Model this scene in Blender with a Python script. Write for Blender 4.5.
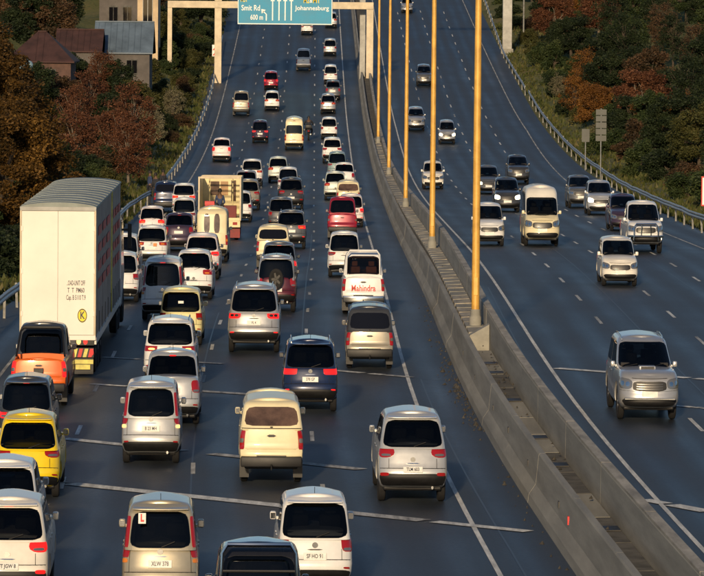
import bpy, bmesh, math, random
import numpy as np
from mathutils import Vector, Matrix

random.seed(7)
rng = np.random.default_rng(11)
scene = bpy.context.scene
for o in list(bpy.data.objects):
    bpy.data.objects.remove(o)
col = scene.collection

# ------------------------------------------------------------------ camera, sky, sun, exposure
CAMZ = 9.15
cam_data = bpy.data.cameras.new("camera")
cam = bpy.data.objects.new("camera", cam_data)
col.objects.link(cam)
cam_data.sensor_fit = 'HORIZONTAL'
cam_data.sensor_width = 36.0
cam_data.lens = 4800.0 / 704.0 * 36.0
cam_data.clip_start = 0.5
cam_data.clip_end = 4000.0
cam.matrix_world = (Matrix.Translation((0, 0, CAMZ)) @ Matrix.Rotation(math.pi / 2 - math.atan(298 / 4800), 4, 'X')
                    @ Matrix.Rotation(math.radians(0.5), 4, 'Z'))
scene.camera = cam

SUN_EL = math.radians(15.0)
SUN_AZ = math.radians(7.0)           # sun low behind the camera, a little to its left
world = bpy.data.worlds.new("World")
scene.world = world
world.use_nodes = True
wn = world.node_tree.nodes
bg = wn["Background"]
sky = wn.new("ShaderNodeTexSky")
sky.sky_type = 'NISHITA'
sky.sun_disc = False
sky.sun_elevation = SUN_EL
sky.sun_rotation = math.pi + SUN_AZ
sky.altitude = 1500
sky.air_density = 1.0
sky.dust_density = 1.5
sky.ozone_density = 2.0
world.node_tree.links.new(sky.outputs[0], bg.inputs[0])
bg.inputs[1].default_value = 0.085

sun_data = bpy.data.lights.new("sun", 'SUN')
sun_data.energy = 4.4
sun_data.color = (1.0, 0.75, 0.46)
sun_data.angle = math.radians(2.0)
sun = bpy.data.objects.new("sun", sun_data)
col.objects.link(sun)
sdir = Vector((math.sin(SUN_AZ) * math.cos(SUN_EL), math.cos(SUN_AZ) * math.cos(SUN_EL), -math.sin(SUN_EL)))
sun.rotation_euler = sdir.to_track_quat('-Z', 'Y').to_euler()
sun.location = (0, -40, 60)

scene.view_settings.view_transform = 'Standard'
scene.view_settings.look = 'None'
scene.view_settings.exposure = 0.0
scene.view_settings.gamma = 1.0
scene.view_settings.use_curve_mapping = False
scene.render.engine = 'CYCLES'
scene.cycles.max_bounces = 5
scene.cycles.diffuse_bounces = 2
scene.cycles.glossy_bounces = 2
scene.cycles.transparent_max_bounces = 10

# ------------------------------------------------------------------ the lie of the land
Q = 0.6875        # everything in the picture is narrow for its height; widths carry this factor
_y = np.arange(0, 1501, 1.0)
_k = np.exp(-0.5 * (np.arange(-30, 31) / 8.0) ** 2); _k /= _k.sum()
def smooth_table(d, v):
    t = np.interp(_y, d, v)
    return np.convolve(np.pad(t, 30, mode='edge'), _k, 'valid')
_H = smooth_table([0,30,50,70,85,97,113,121,140,170,195,215,237,254,281,305,330,365,420,520,700,1500],
                  [9.15,9.15,9.15,9.1,9.12,9.4,9.9,10.25,10.75,11.1,11.1,10.7,9.7,8.4,6.0,3.7,1.2,-2.0,-6,-10,-13,-16])
_E = smooth_table([0,60,75,92,115,140,165,190,230,1500], [.35,.35,.4,.55,.8,.7,.3,.05,0,0])
_C = smooth_table([30,40,50.1,58.8,64.6,70.1,80.3,101.8,131.7,152.6,196.6,222.7,242.1,272.3,309.2,400,700],
                  [3.6,2.95,2.34,1.81,1.58,1.39,1.2,1.05,.82,.55,0,-.30,-.57,-.93,-1.38,-2.5,-6])
# lengthwise positions are given as stations along the road, one station every 1.5 m
K = 1.5
def gl(Y): return CAMZ - np.interp(Y, _y, _H)                  # left carriageway level
def gr(Y): return gl(Y) + np.interp(Y, _y, _E)                 # right carriageway level
def C(Y): return np.interp(Y, _y, _C)                          # line along the inner edge of the left carriageway
def level(off, Y):
    """ground level at a sideways offset from the inner line"""
    a = gl(Y); b = gr(Y)
    t = np.clip((off - 1.5) / 0.7, 0, 1)
    z = a + (b - a) * t
    l = -off
    z = z + np.interp(l, [10.6, 12.0, 20.0, 60, 400], [0, 0.1, 2.2, 3.0, 6.0])
    z = z + np.interp(off, [14.2, 16.0, 30.0, 60, 400], [0, 0.1, 3.6, 7.0, 14.0])
    return z
def at(off, Y, dz=0.0): return Vector((float(C(Y) + off), float(Y) * K, float(level(off, Y) + dz)))

# ------------------------------------------------------------------ materials
MATS = {}
def mat(name, color, rough=0.6, metal=0.0, coat=0.0, emit=None, emit_s=0.0, noise=None, bump=None, spec=None, color2=None, stretch=None):
    if name in MATS: return MATS[name]
    m = bpy.data.materials.new(name); m.use_nodes = True
    nt = m.node_tree; b = nt.nodes["Principled BSDF"]
    b.inputs["Base Color"].default_value = (*color, 1)
    b.inputs["Roughness"].default_value = rough
    b.inputs["Metallic"].default_value = metal
    if coat:
        b.inputs["Coat Weight"].default_value = coat
        b.inputs["Coat Roughness"].default_value = 0.08
    if spec is not None: b.inputs["Specular IOR Level"].default_value = spec
    if emit:
        b.inputs["Emission Color"].default_value = (*emit, 1)
        b.inputs["Emission Strength"].default_value = emit_s
    tc = None
    if noise:
        sc, amt = noise
        tc = nt.nodes.new("ShaderNodeTexCoord")
        n = nt.nodes.new("ShaderNodeTexNoise"); n.inputs["Scale"].default_value = sc
        n.inputs["Detail"].default_value = 6; n.inputs["Roughness"].default_value = 0.62
        if stretch:
            mp = nt.nodes.new("ShaderNodeMapping"); mp.inputs["Scale"].default_value = stretch
            nt.links.new(tc.outputs["Object"], mp.inputs["Vector"]); nt.links.new(mp.outputs[0], n.inputs["Vector"])
        else: nt.links.new(tc.outputs["Object"], n.inputs["Vector"])
        r = nt.nodes.new("ShaderNodeValToRGB")
        r.color_ramp.elements[0].position = 0.34; r.color_ramp.elements[1].position = 0.68
        lo = [c * (1 - amt) for c in color]; hi = color2 if color2 else [min(1, c * (1 + amt * 0.7)) for c in color]
        r.color_ramp.elements[0].color = (*lo, 1); r.color_ramp.elements[1].color = (*hi, 1)
        nt.links.new(n.outputs["Fac"], r.inputs["Fac"])
        nt.links.new(r.outputs["Color"], b.inputs["Base Color"])
        mr = nt.nodes.new("ShaderNodeMapRange")
        mr.inputs["To Min"].default_value = max(0.02, rough - 0.08); mr.inputs["To Max"].default_value = min(1, rough + 0.12)
        nt.links.new(n.outputs["Fac"], mr.inputs["Value"]); nt.links.new(mr.outputs[0], b.inputs["Roughness"])
    if bump:
        sc, st = bump
        if tc is None: tc = nt.nodes.new("ShaderNodeTexCoord")
        n2 = nt.nodes.new("ShaderNodeTexNoise"); n2.inputs["Scale"].default_value = sc; n2.inputs["Detail"].default_value = 5
        nt.links.new(tc.outputs["Object"], n2.inputs["Vector"])
        bp = nt.nodes.new("ShaderNodeBump"); bp.inputs["Strength"].default_value = st; bp.inputs["Distance"].default_value = 0.02
        nt.links.new(n2.outputs["Fac"], bp.inputs["Height"]); nt.links.new(bp.outputs[0], b.inputs["Normal"])
    MATS[name] = m
    return m

def asphalt(name, base, patchy):
    m = bpy.data.materials.new(name); m.use_nodes = True
    nt = m.node_tree; N = nt.nodes; Lk = nt.links; b = N["Principled BSDF"]
    geo = N.new("ShaderNodeNewGeometry")
    uv = N.new("ShaderNodeUVMap"); uv.uv_map = "lane"
    def noise(sc, det, vec, scale3=None):
        n = N.new("ShaderNodeTexNoise"); n.inputs["Scale"].default_value = sc; n.inputs["Detail"].default_value = det
        if scale3:
            mp = N.new("ShaderNodeMapping"); mp.inputs["Scale"].default_value = scale3
            Lk.new(vec, mp.inputs["Vector"]); Lk.new(mp.outputs[0], n.inputs["Vector"])
        else: Lk.new(vec, n.inputs["Vector"])
        return n
    big = noise(0.25, 5, geo.outputs["Position"])
    fine = noise(14.0, 4, geo.outputs["Position"])
    streak = noise(1.0, 5, uv.outputs["UV"], (3.2, 0.05, 1.0))
    stain = noise(1.0, 6, uv.outputs["UV"], (1.1, 0.16, 1.0))
    # wheel paths: two darker polished bands a lane, from the lane coordinate
    sx = N.new("ShaderNodeSeparateXYZ"); Lk.new(uv.outputs["UV"], sx.inputs[0])
    m1 = N.new("ShaderNodeMath"); m1.operation = 'MULTIPLY'; m1.inputs[1].default_value = 4 * math.pi
    Lk.new(sx.outputs["X"], m1.inputs[0])
    co = N.new("ShaderNodeMath"); co.operation = 'COSINE'; Lk.new(m1.outputs[0], co.inputs[0])
    def math2(op, a, bb):
        n = N.new("ShaderNodeMath"); n.operation = op
        for i, v in enumerate((a, bb)):
            if isinstance(v, (int, float)): n.inputs[i].default_value = v
            else: Lk.new(v, n.inputs[i])
        return n.outputs[0]
    f = math2('MULTIPLY', co.outputs[0], 0.10)
    f = math2('ADD', f, math2('MULTIPLY', big.outputs["Fac"], patchy))
    f = math2('ADD', f, math2('MULTIPLY', streak.outputs["Fac"], 0.55))
    f = math2('ADD', f, math2('MULTIPLY', stain.outputs["Fac"], 0.45))
    f = math2('ADD', f, math2('MULTIPLY', fine.outputs["Fac"], 0.25))
    r = N.new("ShaderNodeValToRGB")
    r.color_ramp.elements[0].position = 0.60; r.color_ramp.elements[1].position = 1.25 if False else 1.0
    r.color_ramp.elements[0].color = (*[c * 0.62 for c in base], 1)
    r.color_ramp.elements[1].color = (*[c * 1.45 for c in base], 1)
    Lk.new(f, r.inputs["Fac"]); Lk.new(r.outputs["Color"], b.inputs["Base Color"])
    rr = N.new("ShaderNodeMapRange"); rr.inputs["From Min"].default_value = 0.5; rr.inputs["From Max"].default_value = 1.1
    rr.inputs["To Min"].default_value = 0.42; rr.inputs["To Max"].default_value = 0.72
    Lk.new(f, rr.inputs["Value"]); Lk.new(rr.outputs[0], b.inputs["Roughness"])
    bp = N.new("ShaderNodeBump"); bp.inputs["Strength"].default_value = 0.35; bp.inputs["Distance"].default_value = 0.01
    Lk.new(fine.outputs["Fac"], bp.inputs["Height"]); Lk.new(bp.outputs[0], b.inputs["Normal"])
    return m

def ground_mat(name, c1, c2, c3):
    m = bpy.data.materials.new(name); m.use_nodes = True
    nt = m.node_tree; N = nt.nodes; Lk = nt.links; b = N["Principled BSDF"]; b.inputs["Roughness"].default_value = 0.95
    geo = N.new("ShaderNodeNewGeometry")
    n1 = N.new("ShaderNodeTexNoise"); n1.inputs["Scale"].default_value = 0.22; n1.inputs["Detail"].default_value = 7
    n2 = N.new("ShaderNodeTexNoise"); n2.inputs["Scale"].default_value = 3.0; n2.inputs["Detail"].default_value = 6
    for n in (n1, n2): Lk.new(geo.outputs["Position"], n.inputs["Vector"])
    r = N.new("ShaderNodeValToRGB"); e = r.color_ramp.elements
    e[0].position = 0.38; e[0].color = (*c1, 1); e[1].position = 0.66; e[1].color = (*c3, 1)
    x = e.new(0.52); x.color = (*c2, 1)
    mx = N.new("ShaderNodeMath"); mx.operation = 'MULTIPLY_ADD'; mx.inputs[1].default_value = 0.5
    hf = N.new("ShaderNodeMath"); hf.operation = 'MULTIPLY'; hf.inputs[1].default_value = 0.5
    Lk.new(n1.outputs["Fac"], hf.inputs[0]); Lk.new(n2.outputs["Fac"], mx.inputs[0]); Lk.new(hf.outputs[0], mx.inputs[2])
    Lk.new(mx.outputs[0], r.inputs["Fac"]); Lk.new(r.outputs["Color"], b.inputs["Base Color"])
    bp = N.new("ShaderNodeBump"); bp.inputs["Strength"].default_value = 0.9; bp.inputs["Distance"].default_value = 0.15
    Lk.new(n2.outputs["Fac"], bp.inputs["Height"]); Lk.new(bp.outputs[0], b.inputs["Normal"])
    return m

def leaf_mat(name, cols, trans=0.25):
    m = bpy.data.materials.new(name); m.use_nodes = True
    nt = m.node_tree; N = nt.nodes; Lk = nt.links; b = N["Principled BSDF"]
    geo = N.new("ShaderNodeNewGeometry")
    r = N.new("ShaderNodeValToRGB"); e = r.color_ramp.elements
    e[0].color = (*cols[0], 1); e[1].color = (*cols[-1], 1)
    for i, c in enumerate(cols[1:-1]):
        x = e.new((i + 1) / (len(cols) - 1)); x.color = (*c, 1)
    n = N.new("ShaderNodeTexNoise"); n.inputs["Scale"].default_value = 0.55; n.inputs["Detail"].default_value = 3
    Lk.new(geo.outputs["Position"], n.inputs["Vector"])
    a = N.new("ShaderNodeMath"); a.operation = 'MULTIPLY_ADD'; a.inputs[1].default_value = 0.5
    h = N.new("ShaderNodeMapRange"); h.inputs["From Min"].default_value = 0.3; h.inputs["From Max"].default_value = 0.7; h.inputs["To Max"].default_value = 0.5
    Lk.new(n.outputs["Fac"], h.inputs["Value"])
    Lk.new(geo.outputs["Random Per Island"], a.inputs[0]); Lk.new(h.outputs[0], a.inputs[2])
    Lk.new(a.outputs[0], r.inputs["Fac"]); Lk.new(r.outputs["Color"], b.inputs["Base Color"])
    b.inputs["Roughness"].default_value = 0.65; b.inputs["Specular IOR Level"].default_value = 0.25
    tr = N.new("ShaderNodeBsdfTranslucent"); Lk.new(r.outputs["Color"], tr.inputs["Color"])
    mix = N.new("ShaderNodeMixShader"); mix.inputs[0].default_value = trans
    Lk.new(b.outputs[0], mix.inputs[1]); Lk.new(tr.outputs[0], mix.inputs[2])
    Lk.new(mix.outputs[0], N["Material Output"].inputs["Surface"])
    return m

M_ASPH = asphalt("asphalt", (0.022, 0.030, 0.041), 0.30)
M_LAND = ground_mat("dry_grass_land", (0.055, 0.072, 0.014), (0.095, 0.100, 0.024), (0.16, 0.125, 0.04))
mat("line_paint", (0.66, 0.66, 0.62), 0.7, noise=(5.0, 0.35), stretch=(1.5, .18, 1))
mat("old_line_paint", (0.42, 0.42, 0.40), 0.75, noise=(3.5, 0.6), stretch=(1.5, .2, 1))
mat("concrete", (0.265, 0.262, 0.235), 0.85, noise=(2.0, 0.26), bump=(18, 0.15), stretch=(1.2, .12, 1.6))
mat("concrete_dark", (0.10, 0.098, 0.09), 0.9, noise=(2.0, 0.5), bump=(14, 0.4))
mat("concrete_pale_lit", (0.34, 0.315, 0.265), 0.85, noise=(3.0, 0.4), bump=(18, 0.2), stretch=(1.2, .25, 1))  # paler and warmer: sunlit wall top put into the colour; some slabs share it
mat("galvanised", (0.36, 0.37, 0.37), 0.45, 0.7, noise=(4.0, 0.3))
mat("galv_post", (0.22, 0.22, 0.21), 0.6, 0.4, noise=(5.0, 0.4))
mat("pole_paint", (0.66, 0.37, 0.075), 0.42, 0.1, noise=(2.5, 0.25))
mat("gantry_paint", (0.56, 0.47, 0.33), 0.55, 0.0, noise=(1.6, 0.22))
mat("gantry_grey", (0.36, 0.36, 0.34), 0.6, 0.0, noise=(1.4, 0.3))
mat("sign_blue", (0.006, 0.24, 0.42), 0.5, noise=(1.2, 0.12))
mat("sign_white", (0.80, 0.80, 0.76), 0.5)
mat("sign_yellow", (0.80, 0.62, 0.02), 0.5)
mat("sign_black", (0.02, 0.02, 0.02), 0.5)
mat("sign_red", (0.55, 0.02, 0.02), 0.5)
mat("sign_back", (0.09, 0.095, 0.09), 0.6, 0.2, noise=(3, .2))
mat("glass", (0.006, 0.006, 0.008), 0.05, 0, 0.0, spec=0.42)
mat("glass_brown", (0.10, 0.062, 0.045), 0.10, 0, 0.0, spec=0.6, noise=(2.2, 0.55))
def glass_mat(name, tint, rough=0.02):
    m = bpy.data.materials.new(name); m.use_nodes = True
    nt = m.node_tree; N = nt.nodes; Lk = nt.links; N.remove(N["Principled BSDF"])
    tr = N.new("ShaderNodeBsdfTransparent"); tr.inputs[0].default_value = (*tint, 1)
    gl_ = N.new("ShaderNodeBsdfGlossy"); gl_.inputs["Roughness"].default_value = rough
    fr = N.new("ShaderNodeFresnel"); fr.inputs[0].default_value = 1.45
    mx = N.new("ShaderNodeMixShader"); Lk.new(fr.outputs[0], mx.inputs[0]); Lk.new(tr.outputs[0], mx.inputs[1]); Lk.new(gl_.outputs[0], mx.inputs[2])
    Lk.new(mx.outputs[0], N["Material Output"].inputs["Surface"]); MATS[name] = m
    return m
glass_mat("glass_tint", (.30, .32, .33)); glass_mat("glass_dark", (.16, .17, .18)); glass_mat("glass_bronze", (.42, .30, .24))
mat("interior", (0.022, 0.021, 0.022), 0.85, noise=(4, .4)); mat("interior_tan", (0.16, 0.115, 0.085), 0.85, noise=(3, .4)); mat("grille_bar", (.10, .10, .10), .3, .7)
mat("tyre", (0.008, 0.008, 0.009), 0.85, noise=(8, .3))
mat("rim", (0.38, 0.38, 0.38), 0.35, 0.8)
mat("black_trim", (0.010, 0.010, 0.011), 0.5, noise=(6, .35))
mat("chrome", (0.62, 0.62, 0.61), 0.16, 1.0)
mat("tail_red", (0.30, 0.010, 0.012), 0.18, 0, 0.6)
mat("tail_lit", (0.22, 0.003, 0.003), 0.3, 0, 0.2, emit=(1.0, 0.018, 0.015), emit_s=1.15)
mat("amber", (0.65, 0.20, 0.02), 0.2, 0, 0.5)
mat("amber_lit", (0.65, 0.25, 0.04), 0.2, 0, 0.5, emit=(1.0, 0.45, 0.12), emit_s=3.0)
mat("lamp_clear", (0.20, 0.205, 0.21), 0.10, 0.5, 0.8)
mat("mirror_glass", (.30, .31, .33), .12, 1.0)
mat("lamp_lit", (0.8, 0.8, 0.7), 0.1, 0, 0.5, emit=(1.0, 0.82, 0.50), emit_s=6.0)
mat("plate_white", (0.72, 0.72, 0.68), 0.5, noise=(14, .12))
mat("plate_ink", (0.02, 0.025, 0.05), 0.5)
mat("skin", (0.12, 0.065, 0.04), 0.55)
mat("cloth_dark", (0.02, 0.022, 0.03), 0.9, noise=(9, .3))
mat("cloth_blue", (0.03, 0.05, 0.12), 0.9, noise=(9, .3))
mat("hair", (0.01, 0.008, 0.007), 0.7)
mat("bark", (0.06, 0.045, 0.032), 0.9, noise=(3, .5), bump=(8, .6))
mat("bark_pale", (0.16, 0.13, 0.10), 0.9, noise=(3, .5), bump=(8, .5))

PAINTS = dict(white=((.72,.72,.71),.32,0,.6), warmwhite=((.72,.69,.62),.34,0,.5), cream=((.70,.62,.40),.38,0,.4),
    lemon=((.74,.68,.36),.36,0,.4), silver=((.46,.465,.47),.34,.55,.6), lightsilver=((.56,.57,.57),.36,.45,.6), gold=((.46,.41,.30),.35,.5,.6),
    grey=((.13,.135,.14),.35,.4,.6), darkgrey=((.055,.058,.064),.33,.3,.6), black=((.012,.012,.014),.25,0,.8),
    navy=((.012,.022,.065),.28,.2,.8), yellow=((.80,.58,.010),.33,0,.6), orange=((.70,.13,.012),.33,.1,.6),
    maroon=((.26,.010,.028),.3,.2,.7), darkred=((.085,.008,.014),.3,.2,.7), teal=((.30,.40,.40),.36,.3,.5), palegreen=((.58,.63,.57),.36,.1,.5),
    champagne=((.33,.30,.24),.36,.4,.5), plum=((.055,.035,.06),.32,.3,.6), pinkwhite=((.72,.66,.65),.34,0,.5))
def paint(c):
    v = PAINTS[c]
    return mat("paint_" + c, v[0], v[1], v[2], v[3], noise=(2.2, 0.10))

# ------------------------------------------------------------------ mesh helpers
def new_mesh(name, verts, faces, smooth=False, sharp=None):
    me = bpy.data.meshes.new(name)
    me.from_pydata([tuple(v) for v in verts], [], faces)
    me.validate()
    if smooth:
        me.polygons.foreach_set("use_smooth", [True] * len(me.polygons))
        if sharp: me.set_sharp_from_angle(angle=math.radians(sharp))
    me.update()
    return me

def tag(o, label=None, cat=None, group=None, kind=None):
    if label: o["label"] = label
    if cat: o["category"] = cat
    if group: o["group"] = group
    if kind: o["kind"] = kind
    return o

def link(name, me, m=None, parent=None, mw=None):
    o = bpy.data.objects.new(name, me)
    col.objects.link(o)
    if me is not None and m is not None:
        if len(me.materials) == 0: me.materials.append(None)
        o.material_slots[0].link = 'OBJECT'
        o.material_slots[0].material = MATS[m] if isinstance(m, str) else m
    if parent is not None: o.parent = parent
    if mw is not None: o.matrix_local = mw
    return o

def empty(name, loc=(0, 0, 0), rz=0.0, mw=None):
    o = bpy.data.objects.new(name, None); o.empty_display_size = 0.3
    col.objects.link(o)
    if mw is not None: o.matrix_world = mw
    else: o.location = loc; o.rotation_euler = (0, 0, rz)
    return o

class MB:
    """collects simple solids and makes one mesh of them"""
    def __init__(s): s.v = []; s.f = []
    def add(s, vs, fs):
        n = len(s.v); s.v += [Vector(v) for v in vs]; s.f += [tuple(i + n for i in f) for f in fs]; return s
    def box(s, x0, x1, y0, y1, z0, z1, bev=0.0):
        if bev <= 0:
            return s.add([(x0,y0,z0),(x1,y0,z0),(x1,y1,z0),(x0,y1,z0),(x0,y0,z1),(x1,y0,z1),(x1,y1,z1),(x0,y1,z1)],
                  [(3,2,1,0),(4,5,6,7),(0,1,5,4),(1,2,6,5),(2,3,7,6),(3,0,4,7)])
        bm = bmesh.new(); bmesh.ops.create_cube(bm, size=1)
        for v in bm.verts: v.co = Vector(((x0+x1)/2 + v.co.x*(x1-x0), (y0+y1)/2 + v.co.y*(y1-y0), (z0+z1)/2 + v.co.z*(z1-z0)))
        bmesh.ops.bevel(bm, geom=list(bm.edges), offset=bev, segments=2, affect='EDGES', profile=0.5)
        bm.verts.index_update()
        s.add([v.co.copy() for v in bm.verts], [tuple(v.index for v in f.verts) for f in bm.faces]); bm.free(); return s
    def ring_loft(s, rings, cap=True):
        n = len(rings[0]); vs = [p for r in rings for p in r]; fs = []
        for i in range(len(rings) - 1):
            for j in range(n):
                a = i*n + j; b = i*n + (j+1) % n
                fs.append((a, b, b + n, a + n))
        if cap:
            fs.append(tuple(reversed(range(n)))); fs.append(tuple(range((len(rings)-1)*n, len(rings)*n)))
        return s.add(vs, fs)
    def tube(s, path, rad, seg=8):
        path = [Vector(p) for p in path]
        rads = rad if isinstance(rad, (list, tuple)) else [rad] * len(path)
        rings = []; up = Vector((0, 0, 1)); prevu = None
        for i, p in enumerate(path):
            d = (path[min(i+1, len(path)-1)] - path[max(i-1, 0)]).normalized()
            if prevu is None:
                a = Vector((1, 0, 0)) if abs(d.x) < 0.8 else Vector((0, 1, 0))
                u = (a - d * a.dot(d)).normalized()
            else: u = (prevu - d * prevu.dot(d)).normalized()
            prevu = u; w = d.cross(u)
            rings.append([p + (u * math.cos(t) + w * math.sin(t)) * rads[i] for t in [2*math.pi*k/seg for k in range(seg)]])
        return s.ring_loft(rings)
    def lathe_x(s, prof, cx, cy, cz, seg=20):
        """profile of (x, r) turned about the x axis"""
        rings = [[(cx + x, cy + r*math.cos(t), cz + r*math.sin(t)) for t in [2*math.pi*k/seg for k in range(seg)]] for x, r in prof]
        return s.ring_loft(rings)
    def lathe_z(s, prof, cx, cy, seg=16):
        rings = [[(cx + r*math.cos(t), cy + r*math.sin(t), z) for t in [2*math.pi*k/seg for k in range(seg)]] for z, r in prof]
        return s.ring_loft(rings)
    def prism(s, poly, y0, y1):
        """polygon in x,z pushed along y"""
        return s.ring_loft([[(x, y0, z) for x, z in poly], [(x, y1, z) for x, z in poly]])
    def mesh(s, name, smooth=False, sharp=35, sx=1.0):
        return new_mesh(name, [(v[0]*sx, v[1], v[2]) for v in s.v], s.f, smooth, sharp)
    def build(s, name, m, parent=None, smooth=False, sharp=35, mw=None, sx=1.0):
        return link(name, s.mesh(name, smooth, sharp, sx), m, parent, mw)

_text_cache = {}
def text_mesh(txt, size=1.0, sx=1.0, bold=0.0, extrude=0.003, align='CENTER'):
    key = (txt, size, sx, bold, extrude, align)
    if key in _text_cache: return _text_cache[key]
    cu = bpy.data.curves.new("lettering", 'FONT'); cu.body = txt; cu.size = size; cu.align_x = align; cu.align_y = 'CENTER'
    cu.extrude = extrude; cu.offset = bold; cu.resolution_u = 3
    o = bpy.data.objects.new("lettering_tmp", cu); col.objects.link(o)
    dg = bpy.context.evaluated_depsgraph_get()
    me = bpy.data.meshes.new_from_object(o.evaluated_get(dg))
    bpy.data.objects.remove(o); bpy.data.curves.remove(cu)
    for v in me.vertices: v.co.x *= sx
    me.materials.clear()
    _text_cache[key] = me
    return me
# ------------------------------------------------------------------ ground sheet, carriageways, markings
def grid_sheet(name, offs, Ys, m, dz, lane0=None, wob=None):
    offs = np.array(offs, float); Ys = np.array(Ys, float)
    vs = []
    for Y in Ys:
        c = C(Y); z = level(offs, Y) + dz
        if wob is not None: z = z + wob(offs, Y)
        for o_, zz in zip(offs, z): vs.append((c + o_, Y * K, zz))
    n = len(offs); fs = []
    for i in range(len(Ys) - 1):
        for j in range(n - 1):
            fs.append((i*n + j, i*n + j + 1, (i+1)*n + j + 1, (i+1)*n + j))
    me = new_mesh(name, vs, fs, True)
    if lane0:
        uv = me.uv_layers.new(name="lane")
        o0, w = lane0
        for lp in me.loops:
            vi = lp.vertex_index
            uv.data[lp.index].uv = ((offs[vi % n] - o0) / w, Ys[vi // n])
    return link(name, me, m)

def wob(o_, Y):
    t = np.clip((-o_ - 12.5) / 6, 0, 1) + np.clip((o_ - 16.0) / 6, 0, 1)
    return t * (0.45*np.sin(o_*0.55 + Y*0.21) + 0.35*np.sin(o_*0.23 - Y*0.37 + 1.3) + 0.2*np.sin(o_*1.3 + Y*0.8))
Ymain = list(np.arange(24, 340, 2.0)) + list(np.arange(340, 520, 10.0))
land = grid_sheet("ground", [-420,-250,-140,-90,-60,-45,-36,-30,-26,-23,-20.5,-18.5,-17,-15.5,-14,-12.8,-11.8,-11,-8,-4,0,1.2,1.6,2.0,2.4,3,6,10,13,14.2,15.4,16.6,18,19.5,21,23,25.5,28.5,32,38,46,60,90,140,250,420],
                  [-60, -20, 5, 16] + Ymain + [560, 640, 760, 900, 1100, 1400], M_LAND, -0.05, None, wob)
tag(land, kind="structure")
road_l = grid_sheet("left_carriageway", [-11.2,-10.2,-9.6,-8.4,-7.2,-6,-4.8,-3.6,-2.4,-1.2,0,.8,1.42], Ymain, M_ASPH, 0.0, (0.0, 2.4))
road_r = grid_sheet("right_carriageway", [2.25,2.7,3.25,4.3,5.4,6.5,7.6,8.6,9.7,10.8,11.9,12.8,13.6,14.3], Ymain, M_ASPH, 0.0, (3.25, 2.12))
for r in (road_l, road_r): tag(r, kind="structure")

def strip(name, pts_off_y, width, m, parent, dz=0.006, step=3.0):
    """paint laid on the road along (offset, Y) points; width measured across the run"""
    pts = []
    for (o0, y0), (o1, y1) in zip(pts_off_y[:-1], pts_off_y[1:]):
        n = max(1, int(max(abs(y1 - y0), abs(o1 - o0)) / step))
        for i in range(n): pts.append((o0 + (o1-o0)*i/n, y0 + (y1-y0)*i/n))
    pts.append(pts_off_y[-1])
    P = [at(o_, y_, dz) for o_, y_ in pts]; vs = []; fs = []
    for i, p in enumerate(P):
        d = (P[min(i+1, len(P)-1)] - P[max(i-1, 0)]); d.z = 0; d.normalize()
        nrm = Vector((-d.y, d.x, 0)) * (width / 2)
        for s_ in (1, -1):
            q = p + nrm * s_; q.z = float(level(q.x - C(q.y / K), q.y / K)) + dz; vs.append(q)
    for i in range(len(P) - 1): fs.append((2*i, 2*i+1, 2*i+3, 2*i+2))
    return link(name, new_mesh(name, vs, fs), m, parent)

def r_base(Y): return float(np.interp(Y, [150, 230], [3.25, 3.50]))
def r_lane(Y): return float(np.interp(Y, [150, 230], [2.12, 2.32]))
Yl = [26] + list(range(32, 500, 6))
strip("edge_line", [(0.0, y) for y in Yl], 0.085, "line_paint", road_l)
strip("edge_line", [(-9.6, y) for y in Yl], 0.08, "old_line_paint", road_l)
strip("edge_line", [(r_base(y), y) for y in Yl], 0.085, "line_paint", road_r)
strip("edge_line", [(r_base(y) + 4*r_lane(y) + 0.1, y) for y in Yl], 0.08, "old_line_paint", road_r)
for k in (1, 2, 3):
    y = 29.2 + [0, 1.0, 3.5, 1.6][k]
    while y < 322:
        strip("lane_dash", [(-2.4*k + random.uniform(-.02, .02), y - .7), (-2.4*k, y + .7)], 0.085, "old_line_paint" if random.random() < .45 else "line_paint", road_l)
        y += 7.0
    y = 30 + [0, 1.2, 3.0, 2.1][k]
    while y < 322:
        ln = r_base(y) + k*r_lane(y)
        strip("lane_dash", [(ln, y - .95), (ln, y + .95)], 0.085, "line_paint" if random.random() < .7 else "old_line_paint", road_r)
        y += 6.7
for a, b, w_, m_, par in [((-7.6, 64.6), (-1.55, 60.7), .62, "old_line_paint", road_l), ((-7.6, 59.0), (0.95, 53.9), .62, "old_line_paint", road_l),
                     ((-7.6, 79.1), (-4.4, 77.8), .45, "old_line_paint", road_l), ((-7.4, 73.5), (-3.4, 71.7), .55, "old_line_paint", road_l),
                     ((-2.3, 77.0), (0.12, 75.3), .4, "old_line_paint", road_l),
                     ((3.33, 73.9), (7.6, 71.5), .5, "line_paint", road_r), ((4.7, 67.9), (7.2, 66.4), .5, "line_paint", road_r),
                     ((2.95, 55.3), (6.6, 50.5), .6, "old_line_paint", road_r)]:
    cuts = sorted([0.0, 1.0] + [random.uniform(.05, .95) for _ in range(3)])
    for u0, u1 in zip(cuts[:-1], cuts[1:]):
        g_ = random.uniform(.0, .05)
        if u1 - u0 < .06: continue
        strip("cross_line", [(a[0] + (b[0]-a[0])*(u0 + g_*.5), a[1] + (b[1]-a[1])*(u0 + g_*.5)), (a[0] + (b[0]-a[0])*(u1 - g_*.3), a[1] + (b[1]-a[1])*(u1 - g_*.3))], w_*random.uniform(.45, .75), random.choice([m_, "line_paint"]), par, dz=0.012, step=0.6)
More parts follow.
